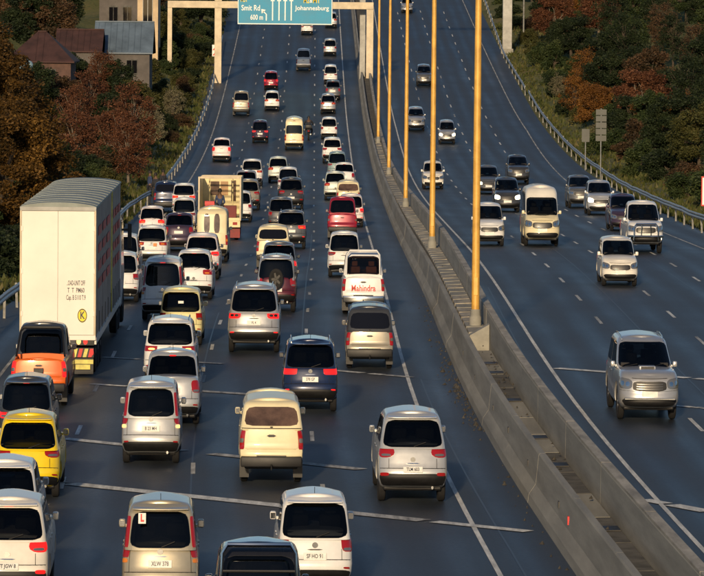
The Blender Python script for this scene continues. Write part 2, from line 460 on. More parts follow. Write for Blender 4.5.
# resurfacing joints and sealed cracks
mat("tar_seal", (0.016, 0.016, 0.017), 0.45)
for pts in ([(0.1, 75.2), (0.7, 74.8), (1.3, 75.3)], [(-4.9, 40), (-4.8, 66), (-4.95, 92)], [(0.35, 30), (0.4, 52), (0.3, 75)], [(2.9, 62), (2.8, 75), (2.95, 95)],
            [(6.2, 66), (6.25, 90), (6.3, 120)], [(-2.5, 84), (-2.55, 110), (-2.5, 140)], [(2.6, 55.6), (3.2, 55.0)], [(9.0, 86), (9.05, 100), (9.0, 120)]):
    strip("tar_joint", pts, 0.035, "tar_seal", road_l if pts[0][0] < 1.5 else road_r, dz=0.004, step=2.0)

# ------------------------------------------------------------------ median: two rows of concrete barrier with a slabbed trough
def along(name, prof, Y0, Y1, m, parent, lev, n=3, smooth=False):
    rings = []
    for i in range(n):
        Y = Y0 + (Y1 - Y0) * i / (n - 1); c = float(C(Y)); z = float(lev(Y))
        rings.append([(c + o_, Y * K, z + h) for o_, h in prof])
    return MB().ring_loft(rings).build(name, m, parent, smooth)

barL = empty("concrete_barrier", at(1.3, 80)); barR = empty("concrete_barrier", at(2.3, 80))
tag(barL, "weathered concrete barrier along the inner edge of the crowded left carriageway", "barrier")
tag(barR, "concrete barrier with coping coloured as sunlit along the inner edge of the right carriageway", "barrier")
for b in (barL, barR): bpy.context.view_layer.update()
PL = [(1.14, -0.1), (1.20, 0.0), (1.22, .16), (1.34, .34), (1.39, .86), (1.41, .89), (1.51, .89), (1.53, .86), (1.54, -0.1)]
PR = [(2.02, -0.3), (2.03, .86), (2.05, .89), (2.19, .89), (2.21, .86), (2.27, .34), (2.42, .16), (2.46, 0.0), (2.50, -0.1)]
def child_of(o, p):
    o.matrix_parent_inverse = Matrix.Translation(p.location).inverted(); return o
y = 27.0; i = 0
while y < 330:
    ln = 5.0 if y < 190 else 10.0
    j1, j2 = random.uniform(-.003, .003), random.uniform(-.003, .003)
    o = along("barrier_segment", [(a + j1, h) for a, h in PL], y, y + ln - .012, "concrete", None, gl); child_of(o, barL); o.parent = barL; child_of(o, barL)
    o = along("barrier_segment", [(a + j2, h) for a, h in PR], y + 1.4, y + 1.4 + ln - .012, "concrete", None, gr); o.parent = barR; child_of(o, barR)
    o = along("coping", [(2.035 + j2, .892), (2.035 + j2, .925), (2.20 + j2, .925), (2.20 + j2, .892)], y + 1.4, y + 1.4 + ln - .02, "concrete_pale_lit", None, gr); o.parent = barR; child_of(o, barR)
    y += ln; i += 1
for p, yy in ((.46, 66.0), (.44, 58.5), (.50, 62.4), (.42, 71.5), (.47, 53.6), (.45, 76.2)):  # solid black blocks painting the dark inside of drain holes
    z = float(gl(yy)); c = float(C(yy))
    o = MB().box(c + 1.345, c + 1.40, yy*K - .10, yy*K + .10, z + p, z + p + .11).build("drain_hole_shade", "sign_black"); o.parent = barL; child_of(o, barL)
z = float(gl(52.2)); c = float(C(52.2))
o = MB().box(c + 1.33, c + 1.36, 52.2*K - .06, 52.2*K + .06, z + .42, z + .56).build("reflector", "sign_red"); o.parent = barL; child_of(o, barL)
# trough between the rows
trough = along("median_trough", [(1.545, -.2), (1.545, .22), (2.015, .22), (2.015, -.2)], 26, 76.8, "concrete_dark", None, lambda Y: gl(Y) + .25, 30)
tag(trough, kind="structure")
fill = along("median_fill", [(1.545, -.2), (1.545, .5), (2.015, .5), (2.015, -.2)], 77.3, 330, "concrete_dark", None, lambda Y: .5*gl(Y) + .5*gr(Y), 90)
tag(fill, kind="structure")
o = along("end_wall", [(1.545, -.2), (1.545, .85), (2.015, 1.12), (2.015, -.2)], 76.85, 77.2, "concrete", None, gl, 2); o.parent = barL; child_of(o, barL)
y = 77.6
while y < 215:
    L_ = 1.25 if y < 140 else 2.3
    t = random.uniform(-.008, .008)
    o = along("cover_slab", [(1.56, .56 + t), (1.56, .64 + t), (2.005, .66 - t), (2.005, .58 - t)], y, y + L_ - random.uniform(.12, .3), "concrete_pale_lit" if random.random() < .4 else "concrete", None, lambda Y: .5*gl(Y) + .5*gr(Y), 2)
    o.parent = fill
    y += L_
for yg in (73.0, 71.2, 66.4, 60.9, 57.4, 50.6):  # flush black plates painting the shade of gaps between slabs
    o = along("gap_shade_plate", [(1.58, .345), (1.58, .352), (1.985, .362), (1.985, .345)], yg, yg + .42, "black_trim", None, lambda Y: gl(Y) + .25, 2); o.parent = trough
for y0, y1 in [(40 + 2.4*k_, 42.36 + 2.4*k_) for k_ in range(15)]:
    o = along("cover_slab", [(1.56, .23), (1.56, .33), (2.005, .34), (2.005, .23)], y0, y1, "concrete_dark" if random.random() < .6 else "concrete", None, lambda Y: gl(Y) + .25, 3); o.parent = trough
# rubble, leaves and litter lying along the foot of the barrier
bm_v = MB()
for i in range(420):
    yy = random.choice([random.uniform(44, 100), random.uniform(66, 84), random.uniform(66, 80)]); side = 1.18 - abs(random.gauss(0, .16)) if random.random() < .8 else random.uniform(1.6, 1.98)
    p = at(side, yy, .0 if side < 1.3 else .46)
    if side > 1.3 and yy > 77: p.z = .5*float(gl(yy)) + .5*float(gr(yy)) + .62
    r = random.uniform(.012, .05) if random.random() < .92 else random.uniform(.06, .10)
    bm_v.add([(p.x + r*random.uniform(.5,1)*math.cos(a), p.y + 1.6*r*random.uniform(.5,1)*math.sin(a), p.z - .01) for a in (0, 1.3, 2.6, 3.8, 5.1)] + [(p.x + r*.2, p.y, p.z + r*random.uniform(.5, 1.1))],
             [(0,1,5),(1,2,5),(2,3,5),(3,4,5),(4,0,5)])
tag(bm_v.build("rubble", mat("rubble", (0.05, 0.046, 0.04), 0.9, noise=(5, .6))), "dark rubble and litter along the foot of the barrier", "rubble", kind="stuff")
for (o_, yy, dx) in ((0.92, 64.0, .1), (0.7, 63.4, .05), (2.72, 60, .06), (.8, 57.2, .05)):
    pass

# ------------------------------------------------------------------ steel guardrails
W_PROF = [(0, .52), (.035, .56), (.035, .60), (0, .645), (.035, .69), (.035, .73), (0, .77), (-.012, .77), (.02, .725), (.02, .695), (-.014, .65), (-.014, .64), (.02, .595), (.02, .565), (-.012, .52)]
post_me = MB().box(-.035, .035, -.05, .05, -.3, .74).mesh("post")
def guardrail(offf, Ya, Yb, side, label):
    root = empty("guardrail", at(offf(Ya), Ya)); tag(root, label, "guardrail")
    rows = [Ya + (Yb - Ya) * i / max(2, int((Yb - Ya) / 3)) for i in range(max(2, int((Yb - Ya) / 3)) + 1)]
    rings = []
    for Y in rows:
        o_ = offf(Y); w = random.uniform(-.025, .025)
        p = at(o_, Y)
        rings.append([(p.x + side * a, p.y, p.z + h + w) for a, h in W_PROF])
    o = MB().ring_loft(rings).build("rail", "galvanised", None); o.parent = root; child_of(o, root)
    Y = Ya + .5
    while Y < Yb:
        p = at(offf(Y) , Y); p.x -= side * .06
        link("post", post_me, "galv_post", root, Matrix.Translation(p - root.location) @ Matrix.Rotation(random.uniform(-.05, .05), 4, 'Y'))
        Y += 3.8
    return root
lg = lambda Y: float(np.interp(Y, [60, 95, 150, 166, 200, 254, 300], [-10.7, -10.8, -11.1, -10.6, -10.6, -10.5, -10.9]))
rg = lambda Y: float(np.interp(Y, [60, 110, 128, 160, 188, 258, 281, 340], [12.9, 13.0, 13.3, 13.9, 14.4, 14.45, 14.25, 15.2]))
guardrail(lg, 62, 163, 1, "galvanised guardrail beside the articulated box truck, left of the queue")
guardrail(lg, 170, 292, 1, "wavy galvanised guardrail running up the left verge towards the gantry")
guardrail(rg, 84, 252, -1, "galvanised guardrail curving along the grass bank on the right")
guardrail(lambda Y: rg(Y) - .1, 255, 335, -1, "far stretch of guardrail rising to the grey gantry column at right")

# ------------------------------------------------------------------ lamp poles in the median
POLES = [(1.80, 79.1, "tallest golden lamp pole, nearest the camera at the end of the trough"), (1.74, 109.5, "second golden lamp pole from the camera in the median"),
         (1.78, 146.0, "third golden lamp pole from the camera in the median"), (1.82, 180.5, "fourth golden lamp pole from the camera in the median"),
         (1.82, 211.6, "fifth and thinnest golden lamp pole, farthest up the median")]
pole_me = MB().lathe_z([(0, .115), (.5, .115), (.52, .10), (6, .088), (12.2, .06)], 0, 0, 14).mesh("pole", True)
base_me = MB().lathe_z([(0, .15), (.35, .15), (.40, .125), (.55, .12)], 0, 0, 14).mesh("pole_base", True)
arm_me = MB().tube([(0, 0, 12.0), (.5, 0, 12.5), (1.5, 0, 12.75)], .04).tube([(0, 0, 12.0), (-.5, 0, 12.5), (-1.5, 0, 12.75)], .04).mesh("lamp_arm", True)
head_me = MB().box(-.42, .42, -.13, .13, -.06, .07, .03).mesh("lamp_head")
lens_me = MB().box(-.25, .25, -.09, .09, -.085, -.055, .01).mesh("lamp_lens")
door_me = MB().box(-.05, .05, -.122, -.10, .9, 1.35, .006).mesh("access_door")
for i, (o_, Y, lab) in enumerate(POLES):
    p = at(o_, Y); p.z = .5*float(gl(Y)) + .5*float(gr(Y)) + .5
    r = empty("lamp_pole", p); tag(r, lab, "lamp pole", "lamp poles along the median")
    link("pole", pole_me, "pole_paint", r); link("pole_base", base_me, "concrete", r); link("lamp_arm", arm_me, "pole_paint", r); link("access_door", door_me, "pole_paint", r)
    for s in (-1, 1):
        h = link("lamp_head", head_me, "gantry_grey", r, Matrix.Translation((s*1.85, 0, 12.78)))
        link("lamp_lens", lens_me, "lamp_clear", h)

# ------------------------------------------------------------------ sign gantry over the left carriageway
GY = 262.0; GW = GY * K; PXM = GY / 3200.0
def gx(px): return (px - 352 - 2.4) * PXM
def gzz(py, px=285): return CAMZ - (py + 10 - (px - 352) * 0.0087) * PXM
gant = empty("sign_gantry", (gx(218), GW, float(gl(GY)))); tag(gant, "cream steel gantry carrying the blue direction sign over the left carriageway", "gantry")
def gchild(mb, name, m, smooth=False):
    o = mb.build(name, m, None, smooth); o.parent = gant; o.matrix_parent_inverse = Matrix.Translation(gant.location).inverted(); return o
zt, zb = gzz(1.5), gzz(8.5)
gchild(MB().box(gx(168), gx(373.5), GW - .28, GW + .28, zb, zt, .03), "beam", "gantry_paint")
for a, b, low, m_ in ((168, 172.5, .5, "gantry_paint"), (366.5, 373.5, -.3, "gantry_paint")):
    gchild(MB().box(gx(a), gx(b), GW - .22, GW + .22, float(gl(GY)) + low - .8, zb - .003, .02), "column", m_)
gchild(MB().box(gx(215), gx(222), GW - .25, GW + .25, float(gl(GY)) - .5, zb - .003, .02), "column", "gantry_paint")
gchild(MB().box(gx(215), gx(222), GW - .25, GW + .25, zt + .003, zt + 1.6, .02), "column", "gantry_paint")
for a in (246, 268, 290, 312, 328):
    gchild(MB().box(gx(a), gx(a + 1.2), GW - .42, GW - .29, zb - .6, zt + 2.0), "sign_bracket", "galv_post")
gchild(MB().box(gx(360), gx(365.5), GW + 1.5, GW + 1.9, float(gl(GY)) - .5, zt + 1.4, .02), "rear_column", "gantry_grey")

SY = GW - .5
sgn = empty("direction_sign", (gx(285), SY, gzz(24.4))); tag(sgn, "large blue direction sign with white arrows hung on the cream gantry", "sign")
def schild(o):
    o.parent = sgn; o.matrix_parent_inverse = Matrix.Translation(sgn.location).inverted(); return o
x0, x1, z0, z1 = gx(238), gx(332.5), gzz(24.4), gzz(24.4) + 4.2
schild(MB().box(x0, x1, SY, SY + .06, z0, z1, .015).build("panel", "sign_blue"))
bw = .085
fr = MB(); yf0, yf1 = SY - .014, SY - .002
fr.box(x0 + .01, x1 - .01, yf0, yf1, z0 + .01, z0 + bw); fr.box(x0 + .01, x0 + bw * .8, yf0, yf1, z0 + bw, z1 - bw); fr.box(x1 - bw * .8, x1 - .01, yf0, yf1, z0 + bw, z1 - bw); fr.box(x0 + .01, x1 - .01, yf0, yf1, z1 - bw, z1 - .01)
schild(fr.build("border", "sign_white"))
def sign_text(txt, px, py, hpx, wpx, m):
    me = text_mesh(txt, 1.0, 1.0, 0.012, .006)
    xs = [v.co.x for v in me.vertices]; ys = [v.co.y for v in me.vertices]
    w, h = max(xs) - min(xs), max(ys) - min(ys); cx, cy = (max(xs) + min(xs)) / 2, (max(ys) + min(ys)) / 2
    o = link("lettering", me, m)
    sx, sz = wpx * PXM / w, hpx * PXM / h
    o.matrix_world = Matrix.Translation((gx(px), SY - .012, gzz(py, px))) @ Matrix.Rotation(math.pi/2, 4, 'X') @ Matrix.Diagonal((sx, sz, 1, 1)) @ Matrix.Translation((-cx, -cy, 0))
    schild(o)
sign_text("Smit Rd", 251, 7.6, 5.6, 18.5, "sign_white"); sign_text("600 m", 257, 17, 5.2, 12.5, "sign_white")
sign_text("Johannesburg", 312, 8.6, 5.8, 34, "sign_white")
sign_text("M2", 306.5, 0.2, 5.5, 5.6, "sign_yellow"); sign_text("&", 311, 0.2, 5.0, 2.6, "sign_white"); sign_text("M1", 316, 0.2, 5.5, 6, "sign_yellow")
sign_text("M31", 244, -0.6, 5.0, 6, "sign_yellow")
def arrow(px, ptop, pbot, slant=0.0):
    mb = MB(); w = .55 * PXM
    X = gx(px); zt_, zb_ = gzz(ptop, px), gzz(pbot, px); y0, y1 = SY - .014, SY - .002
    if not slant:
        mb.box(X - w, X + w, y0, y1, zb_, zt_)
        hh = 5.0 * PXM
        mb.ring_loft([[(X - 2.1*PXM, yy, zt_), (X + 2.1*PXM, yy, zt_), (X, yy, zt_ + hh)] for yy in (y0, y1)])
    else:
        zk = zb_ + 6.2*PXM
        mb.box(X - w, X + w, y0, y1, zb_, zk)
        mb.ring_loft([[(X - w, yy, zk), (X + w, yy, zk), (X - w - 2.2*PXM, yy, zk + 3.4*PXM), (X - 3*w - 2.0*PXM, yy, zk + 2.6*PXM)] for yy in (y0, y1)])
        mb.ring_loft([[(X - 5.0*PXM, yy, zk + 5.2*PXM), (X - 4.6*PXM, yy, zk + .6*PXM), (X - .6*PXM, yy, zk + 4.4*PXM)] for yy in (y0, y1)])
    schild(mb.build("arrow", "sign_white"))
for px in (272.8, 279.2, 285.3, 291.4): arrow(px, 1.0, 20.3)
arrow(266.6, 9, 20.3, 1)

# grey gantry column and a thin post at the right of the far road
zq = float(level(15.3, 286))
cr = empty("gantry_column", (float(C(286)) + 14.75, 286 * K, zq)); tag(cr, "thick grey gantry column beside the right guardrail at the top", "column")
MB().box(-.42, .42, -.4, .4, -.4, 9.5, .05).build("shaft", "gantry_grey", cr); MB().box(-.55, .55, -.55, .55, -.4, .35, .04).build("footing", "concrete", cr)
MB().box(-9.5, .42, -.25, .25, 9.51, 10.2, .03).build("beam", "gantry_grey", cr)
cr = empty("thin_post", (float(C(292)) + 16.6, 292 * K, float(level(16.6, 292)))); tag(cr, "thin grey post standing right of the grey gantry column", "post")
MB().lathe_z([(-.4, .09), (7.5, .06)], 0, 0, 10).build("shaft", "galv_post", cr, True); MB().lathe_z([(7.5, .10), (7.62, .10), (7.7, .04)], 0, 0, 10).build("cap", "galv_post", cr, True)

# ------------------------------------------------------------------ roadside signs (backs towards us on the right)
def back_sign(o_, Y, h0, w, h, label, slats=0, front="sign_back"):
    p = at(o_, Y); r = empty("road_sign", p); tag(r, label, "road sign")
    MB().lathe_z([(-.3, .035), (h0 + h, .035)], 0, 0, 8).build("post", "galvanised", r, True)
    if slats:
        for k in range(slats):
            z = h0 + k * h / slats
            MB().box(-w/2, w/2, -.045, -.036, z, z + h / slats - .05).build("slat", "sign_back", r)
    else:
        MB().box(-w/2, w/2, -.048, -.036, h0, h0 + h, .004).build("plate", front, r)
    MB().box(-w*.4, w*.4, -.036, .036, h0 + h*.3, h0 + h*.36).build("clamp", "galv_post", r)
    return r
back_sign(14.3, 197, 1.75, .48, .8, "small grey sign back on a post by the right guardrail")
back_sign(14.35, 187, 2.3, .62, 1.9, "tall slatted grey sign back on a post above the right guardrail", 5)
r = empty("road_sign", at(14.82, 140)); tag(r, "red bordered white sign cut off by the right edge of the photo", "road sign")
MB().lathe_z([(-.3, .04), (2.2, .04)], 0, 0, 8).build("post", "galvanised", r, True)
MB().box(-.28, .28, -.06, -.045, .7, 2.0, .004).build("plate", "sign_red", r); MB().box(-.23, .23, -.066, -.0601, .76, 1.94).build("face", "sign_white", r)
r = empty("chevron_marker", at(-11.0, 276)); tag(r, "small red and white marker board at the left guardrail below the gantry", "marker")
MB().box(-.04, .04, -.02, .02, -.2, .7).build("post", "galv_post", r); MB().box(-.25, .25, -.035, -.0205, .6, 1.6).build("board", "sign_white", r)
for k in (0, 1):
    MB().ring_loft([[(-.22, yy, .68 + .45*k), (.0, yy, .68 + .45*k), (.22, yy, .98 + .45*k), (.0, yy, .98 + .45*k)] for yy in (-.0352, -.045)]).build("chevron", "sign_red", r)
# ------------------------------------------------------------------ vehicles
def itp(tab):
    xs = [a for a, b in tab]; ys = [b for a, b in tab]
    return lambda t: float(np.interp(t, xs, ys))

class Hull:
    """a closed rounded shell: rings from bottom (s=0) to top (s=1), each a rounded rectangle in plan"""
    def __init__(h, S, a, yr, yf, z, dr=.3, df=.4, nr=3.0, nf=2.6, bow=.03, barrel=.04, crown=.03, bowf=.06):
        h.S = S; h.a = itp(a); h.yr = itp(yr); h.yf = itp(yf); h.z = z; h.dr = dr; h.df = df; h.nr = nr; h.nf = nf
        h.bow = bow; h.bowf = bowf; h.barrel = barrel; h.crown = crown
    def w(h, s, y):
        y0, y1 = h.yr(s), h.yf(s); t = (y - (y0 + y1) / 2) / ((y1 - y0) / 2)
        return h.a(s) * (1 - h.barrel * t * t)
    def rear(h, ph, s):
        xi = math.sin(ph); k = abs(xi) ** h.nr
        y = h.yr(s) + h.dr * (1 - (max(0, 1 - k)) ** (1 / h.nr)) + h.bow * xi * xi
        return Vector((xi * h.w(s, y), y, h.z(s, y)))
    def front(h, ph, s):
        xi = math.sin(ph); k = abs(xi) ** h.nf
        y = h.yf(s) - h.df * (1 - (max(0, 1 - k)) ** (1 / h.nf)) - h.bowf * xi * xi
        return Vector((xi * h.w(s, y), y, h.z(s, y)))
    def side(h, sg, y, s): return Vector((sg * h.w(s, y), y, h.z(s, y)))
    def mesh(h, name, Nr=15, Ns=9, M=6, holes=None):
        """holes: rear / front = (degrees, s0, s1); side = [(t0, t1, s0, s1)] with t along the flank"""
        v = []; f = []
        deg = [-90 + 180 * i / (Nr - 1) for i in range(Nr)]; S_ = list(h.S)
        if holes:
            for k in ('rear', 'front'):
                if holes.get(k): deg += [holes[k][0], -holes[k][0]]; S_ += list(holes[k][1:])
            for q in holes.get('side', []): S_ += list(q[2:])
            deg = sorted(set(round(d, 3) for d in deg)); S_ = sorted(set(round(s, 4) for s in S_)); Nr = len(deg); Ns = 19
        ph = [math.radians(d) for d in deg]
        n = 2 * Nr + 2 * Ns
        for s in S_:
            y0 = h.yr(s) + h.dr + h.bow; y1 = h.yf(s) - h.df - h.bowf
            v += [h.rear(p, s) for p in ph]
            v += [h.side(1, y0 + (y1 - y0) * (i + 1) / (Ns + 1), s) for i in range(Ns)]
            v += [h.front(-p, s) for p in ph]
            v += [h.side(-1, y1 + (y0 - y1) * (i + 1) / (Ns + 1), s) for i in range(Ns)]
        def gone(i, j):
            if not holes: return False
            s = (S_[i] + S_[i+1]) / 2
            if j < Nr - 1: k, d = 'rear', abs(deg[j] + deg[j+1]) / 2
            elif Nr + Ns <= j < 2*Nr + Ns - 1: k, d = 'front', abs(deg[j-Nr-Ns] + deg[j-Nr-Ns+1]) / 2
            else:
                t = (j - Nr + 1.5) / (Ns + 1) if j < Nr + Ns else 1 - (j - 2*Nr - Ns + 1.5) / (Ns + 1)
                return any(a < t < b and c < s < e for a, b, c, e in holes.get('side', []))
            q = holes.get(k)
            return bool(q) and d < q[0] and q[1] < s < q[2]
        for i in range(len(S_) - 1):
            for j in range(n):
                if gone(i, j): continue
                f.append((i*n + j, i*n + (j+1) % n, (i+1)*n + (j+1) % n, (i+1)*n + j))
        mid = Nr // 2
        def cap(base, crown, flip):
            prs = [(mid - k, mid + k) for k in range(1, mid + 1)]                      # rear arc, left/right
            prs += [(n - 1 - k, Nr + k) for k in range(Ns)]                            # sides
            prs += [(Nr + Ns + Nr - 1 - k, Nr + Ns + k) for k in range(mid)]           # front arc
            rows = []
            for l, r in prs:
                A, B = v[base + l], v[base + r]; row = [base + l]
                for c in range(1, M):
                    t = c / M; p = A.lerp(B, t); p.z += crown * (1 - (2*t - 1) ** 2) * min(1.0, (B - A).length / max(.2, 1.2 * h.a(.9)))
                    v.append(p); row.append(len(v) - 1)
                row.append(base + r); rows.append(row)
            def q(*ix): f.append(ix if not flip else tuple(reversed(ix)))
            for i in range(len(rows) - 1):
                for c in range(M): q(rows[i][c], rows[i][c+1], rows[i+1][c+1], rows[i+1][c])
            ra, fa = base + mid, base + Nr + Ns + mid
            for c in range(M):
                q(ra, rows[0][c+1], rows[0][c]); q(rows[-1][c], rows[-1][c+1], fa)
        cap((len(S_) - 1) * n, h.crown, False); cap(0, 0, True)
        bm = bmesh.new(); vs = [bm.verts.new(p) for p in v]
        for q in f:
            try: bm.faces.new([vs[i] for i in q])
            except ValueError: pass
        bmesh.ops.remove_doubles(bm, verts=bm.verts, dist=0.0004)
        bmesh.ops.recalc_face_normals(bm, faces=bm.faces)
        me = bpy.data.meshes.new(name); bm.to_mesh(me); bm.free()
        return me

def patch(fn, u0, u1, v0, v1, nu=8, nv=6, p=8.0, off=.006, name="panel", centre=(0, 0, 0), depth=.02, ring=None):
    """a thin raised panel lying on the surface fn(u, v), with rounded corners"""
    U0 = u0 if callable(u0) else (lambda t: u0); U1 = u1 if callable(u1) else (lambda t: u1)
    vs = []; base = []
    cen = Vector(centre)
    for j in range(nv + 1):
        tv = (1 - math.cos(math.pi * j / nv)) / 2; vv = v0 + (v1 - v0) * tv
        e = min(.985, abs(2*tv - 1)); w = (1 - e ** p) ** (1 / p)
        a, b = U0(tv), U1(tv); c, hw = (a + b) / 2, (b - a) / 2 * w
        for i in range(nu + 1):
            u = c + hw * (2 * i / nu - 1)
            P = fn(u, vv); du = fn(u + .01, vv) - fn(u - .01, vv); dv = fn(u, vv + .01) - fn(u, vv - .01)
            N = du.cross(dv)
            N = N.normalized() if N.length > 1e-9 else (P - cen).normalized()
            if N.dot(P - cen) < 0: N = -N
            vs.append(P + N * off); base.append(P - N * depth)
    n = nu + 1; f = []
    for j in range(nv):
        for i in range(nu):
            if ring and ring <= i < nu - ring and ring <= j < nv - ring: continue
            f.append((j*n + i, j*n + i + 1, (j+1)*n + i + 1, (j+1)*n + i))
    loop = [i for i in range(n)] + [j*n + nu for j in range(1, nv + 1)] + [nv*n + i for i in range(nu - 1, -1, -1)] + [j*n for j in range(nv - 1, 0, -1)]
    k0 = len(vs); vs += [base[i] for i in loop]
    m = len(loop)
    for i in range(m): f.append((loop[i], k0 + i, k0 + (i+1) % m, loop[(i+1) % m]))
    bm = bmesh.new(); bv = [bm.verts.new(p) for p in vs]
    for q in f: bm.faces.new([bv[i] for i in q])
    bmesh.ops.recalc_face_normals(bm, faces=bm.faces)
    tot = sum((fc.normal.dot(fc.calc_center_median() - cen) * fc.calc_area() for fc in bm.faces))
    if tot < 0: bmesh.ops.reverse_faces(bm, faces=bm.faces)
    me = bpy.data.meshes.new(name); bm.to_mesh(me); bm.free()
    me.polygons.foreach_set("use_smooth", [True] * len(me.polygons)); me.set_sharp_from_angle(angle=math.radians(50))
    return me

def squeeze(me):
    for v in me.vertices: v.co.x *= Q
    me.update(); return me

def cut(me, cutters):
    o = bpy.data.objects.new("cut_a", me); col.objects.link(o); tmp = []
    for cme in cutters:
        c = bpy.data.objects.new("cut_b", cme); col.objects.link(c); tmp.append(c)
        md = o.modifiers.new("b", 'BOOLEAN'); md.object = c; md.operation = 'DIFFERENCE'; md.solver = 'EXACT'
    dg = bpy.context.evaluated_depsgraph_get(); dg.update()
    r = bpy.data.meshes.new_from_object(o.evaluated_get(dg))
    for c in tmp + [o]: bpy.data.objects.remove(c)
    return r

_wheel = {}
def wheel_meshes(r, wd):
    k = (round(r, 3), round(wd, 3))
    if k in _wheel: return _wheel[k]
    h = wd / 2
    t = MB().lathe_x([(-h*.8, r*.62), (-h, r*.70), (-h, r*.9), (-h*.75, r*.985), (-h*.3, r), (h*.3, r), (h*.75, r*.985), (h, r*.9), (h, r*.70), (h*.8, r*.62)], 0, 0, 0, 22).mesh("tyre", True, 40, Q)
    m = MB()
    m.lathe_x([(-h*.35, r*.64), (-h*.2, r*.63), (h*.2, r*.63), (h*.35, r*.64)], 0, 0, 0, 22)
    for s in (-1, 1):
        m.lathe_x([(s*h*.55, r*.14), (s*h*.9, r*.12)] if s > 0 else [(s*h*.9, r*.12), (s*h*.55, r*.14)], 0, 0, 0, 10)
        for k2 in range(5):
            a = 2*math.pi*k2/5; ca, sa = math.cos(a), math.sin(a)
            pr = [(-.05*r*3, r*.05), (.05*r*3, r*.05), (.05*r*2, r*.66), (-.05*r*2, r*.66)]
            ring = lambda x: [(x, q*ca - p*sa, q*sa + p*ca) for p, q in pr]
            m.ring_loft([ring(s*h*.5), ring(s*h*.82)])
    w = m.mesh("rim", True, 30, Q)
    _wheel[k] = (t, w)
    return _wheel[k]

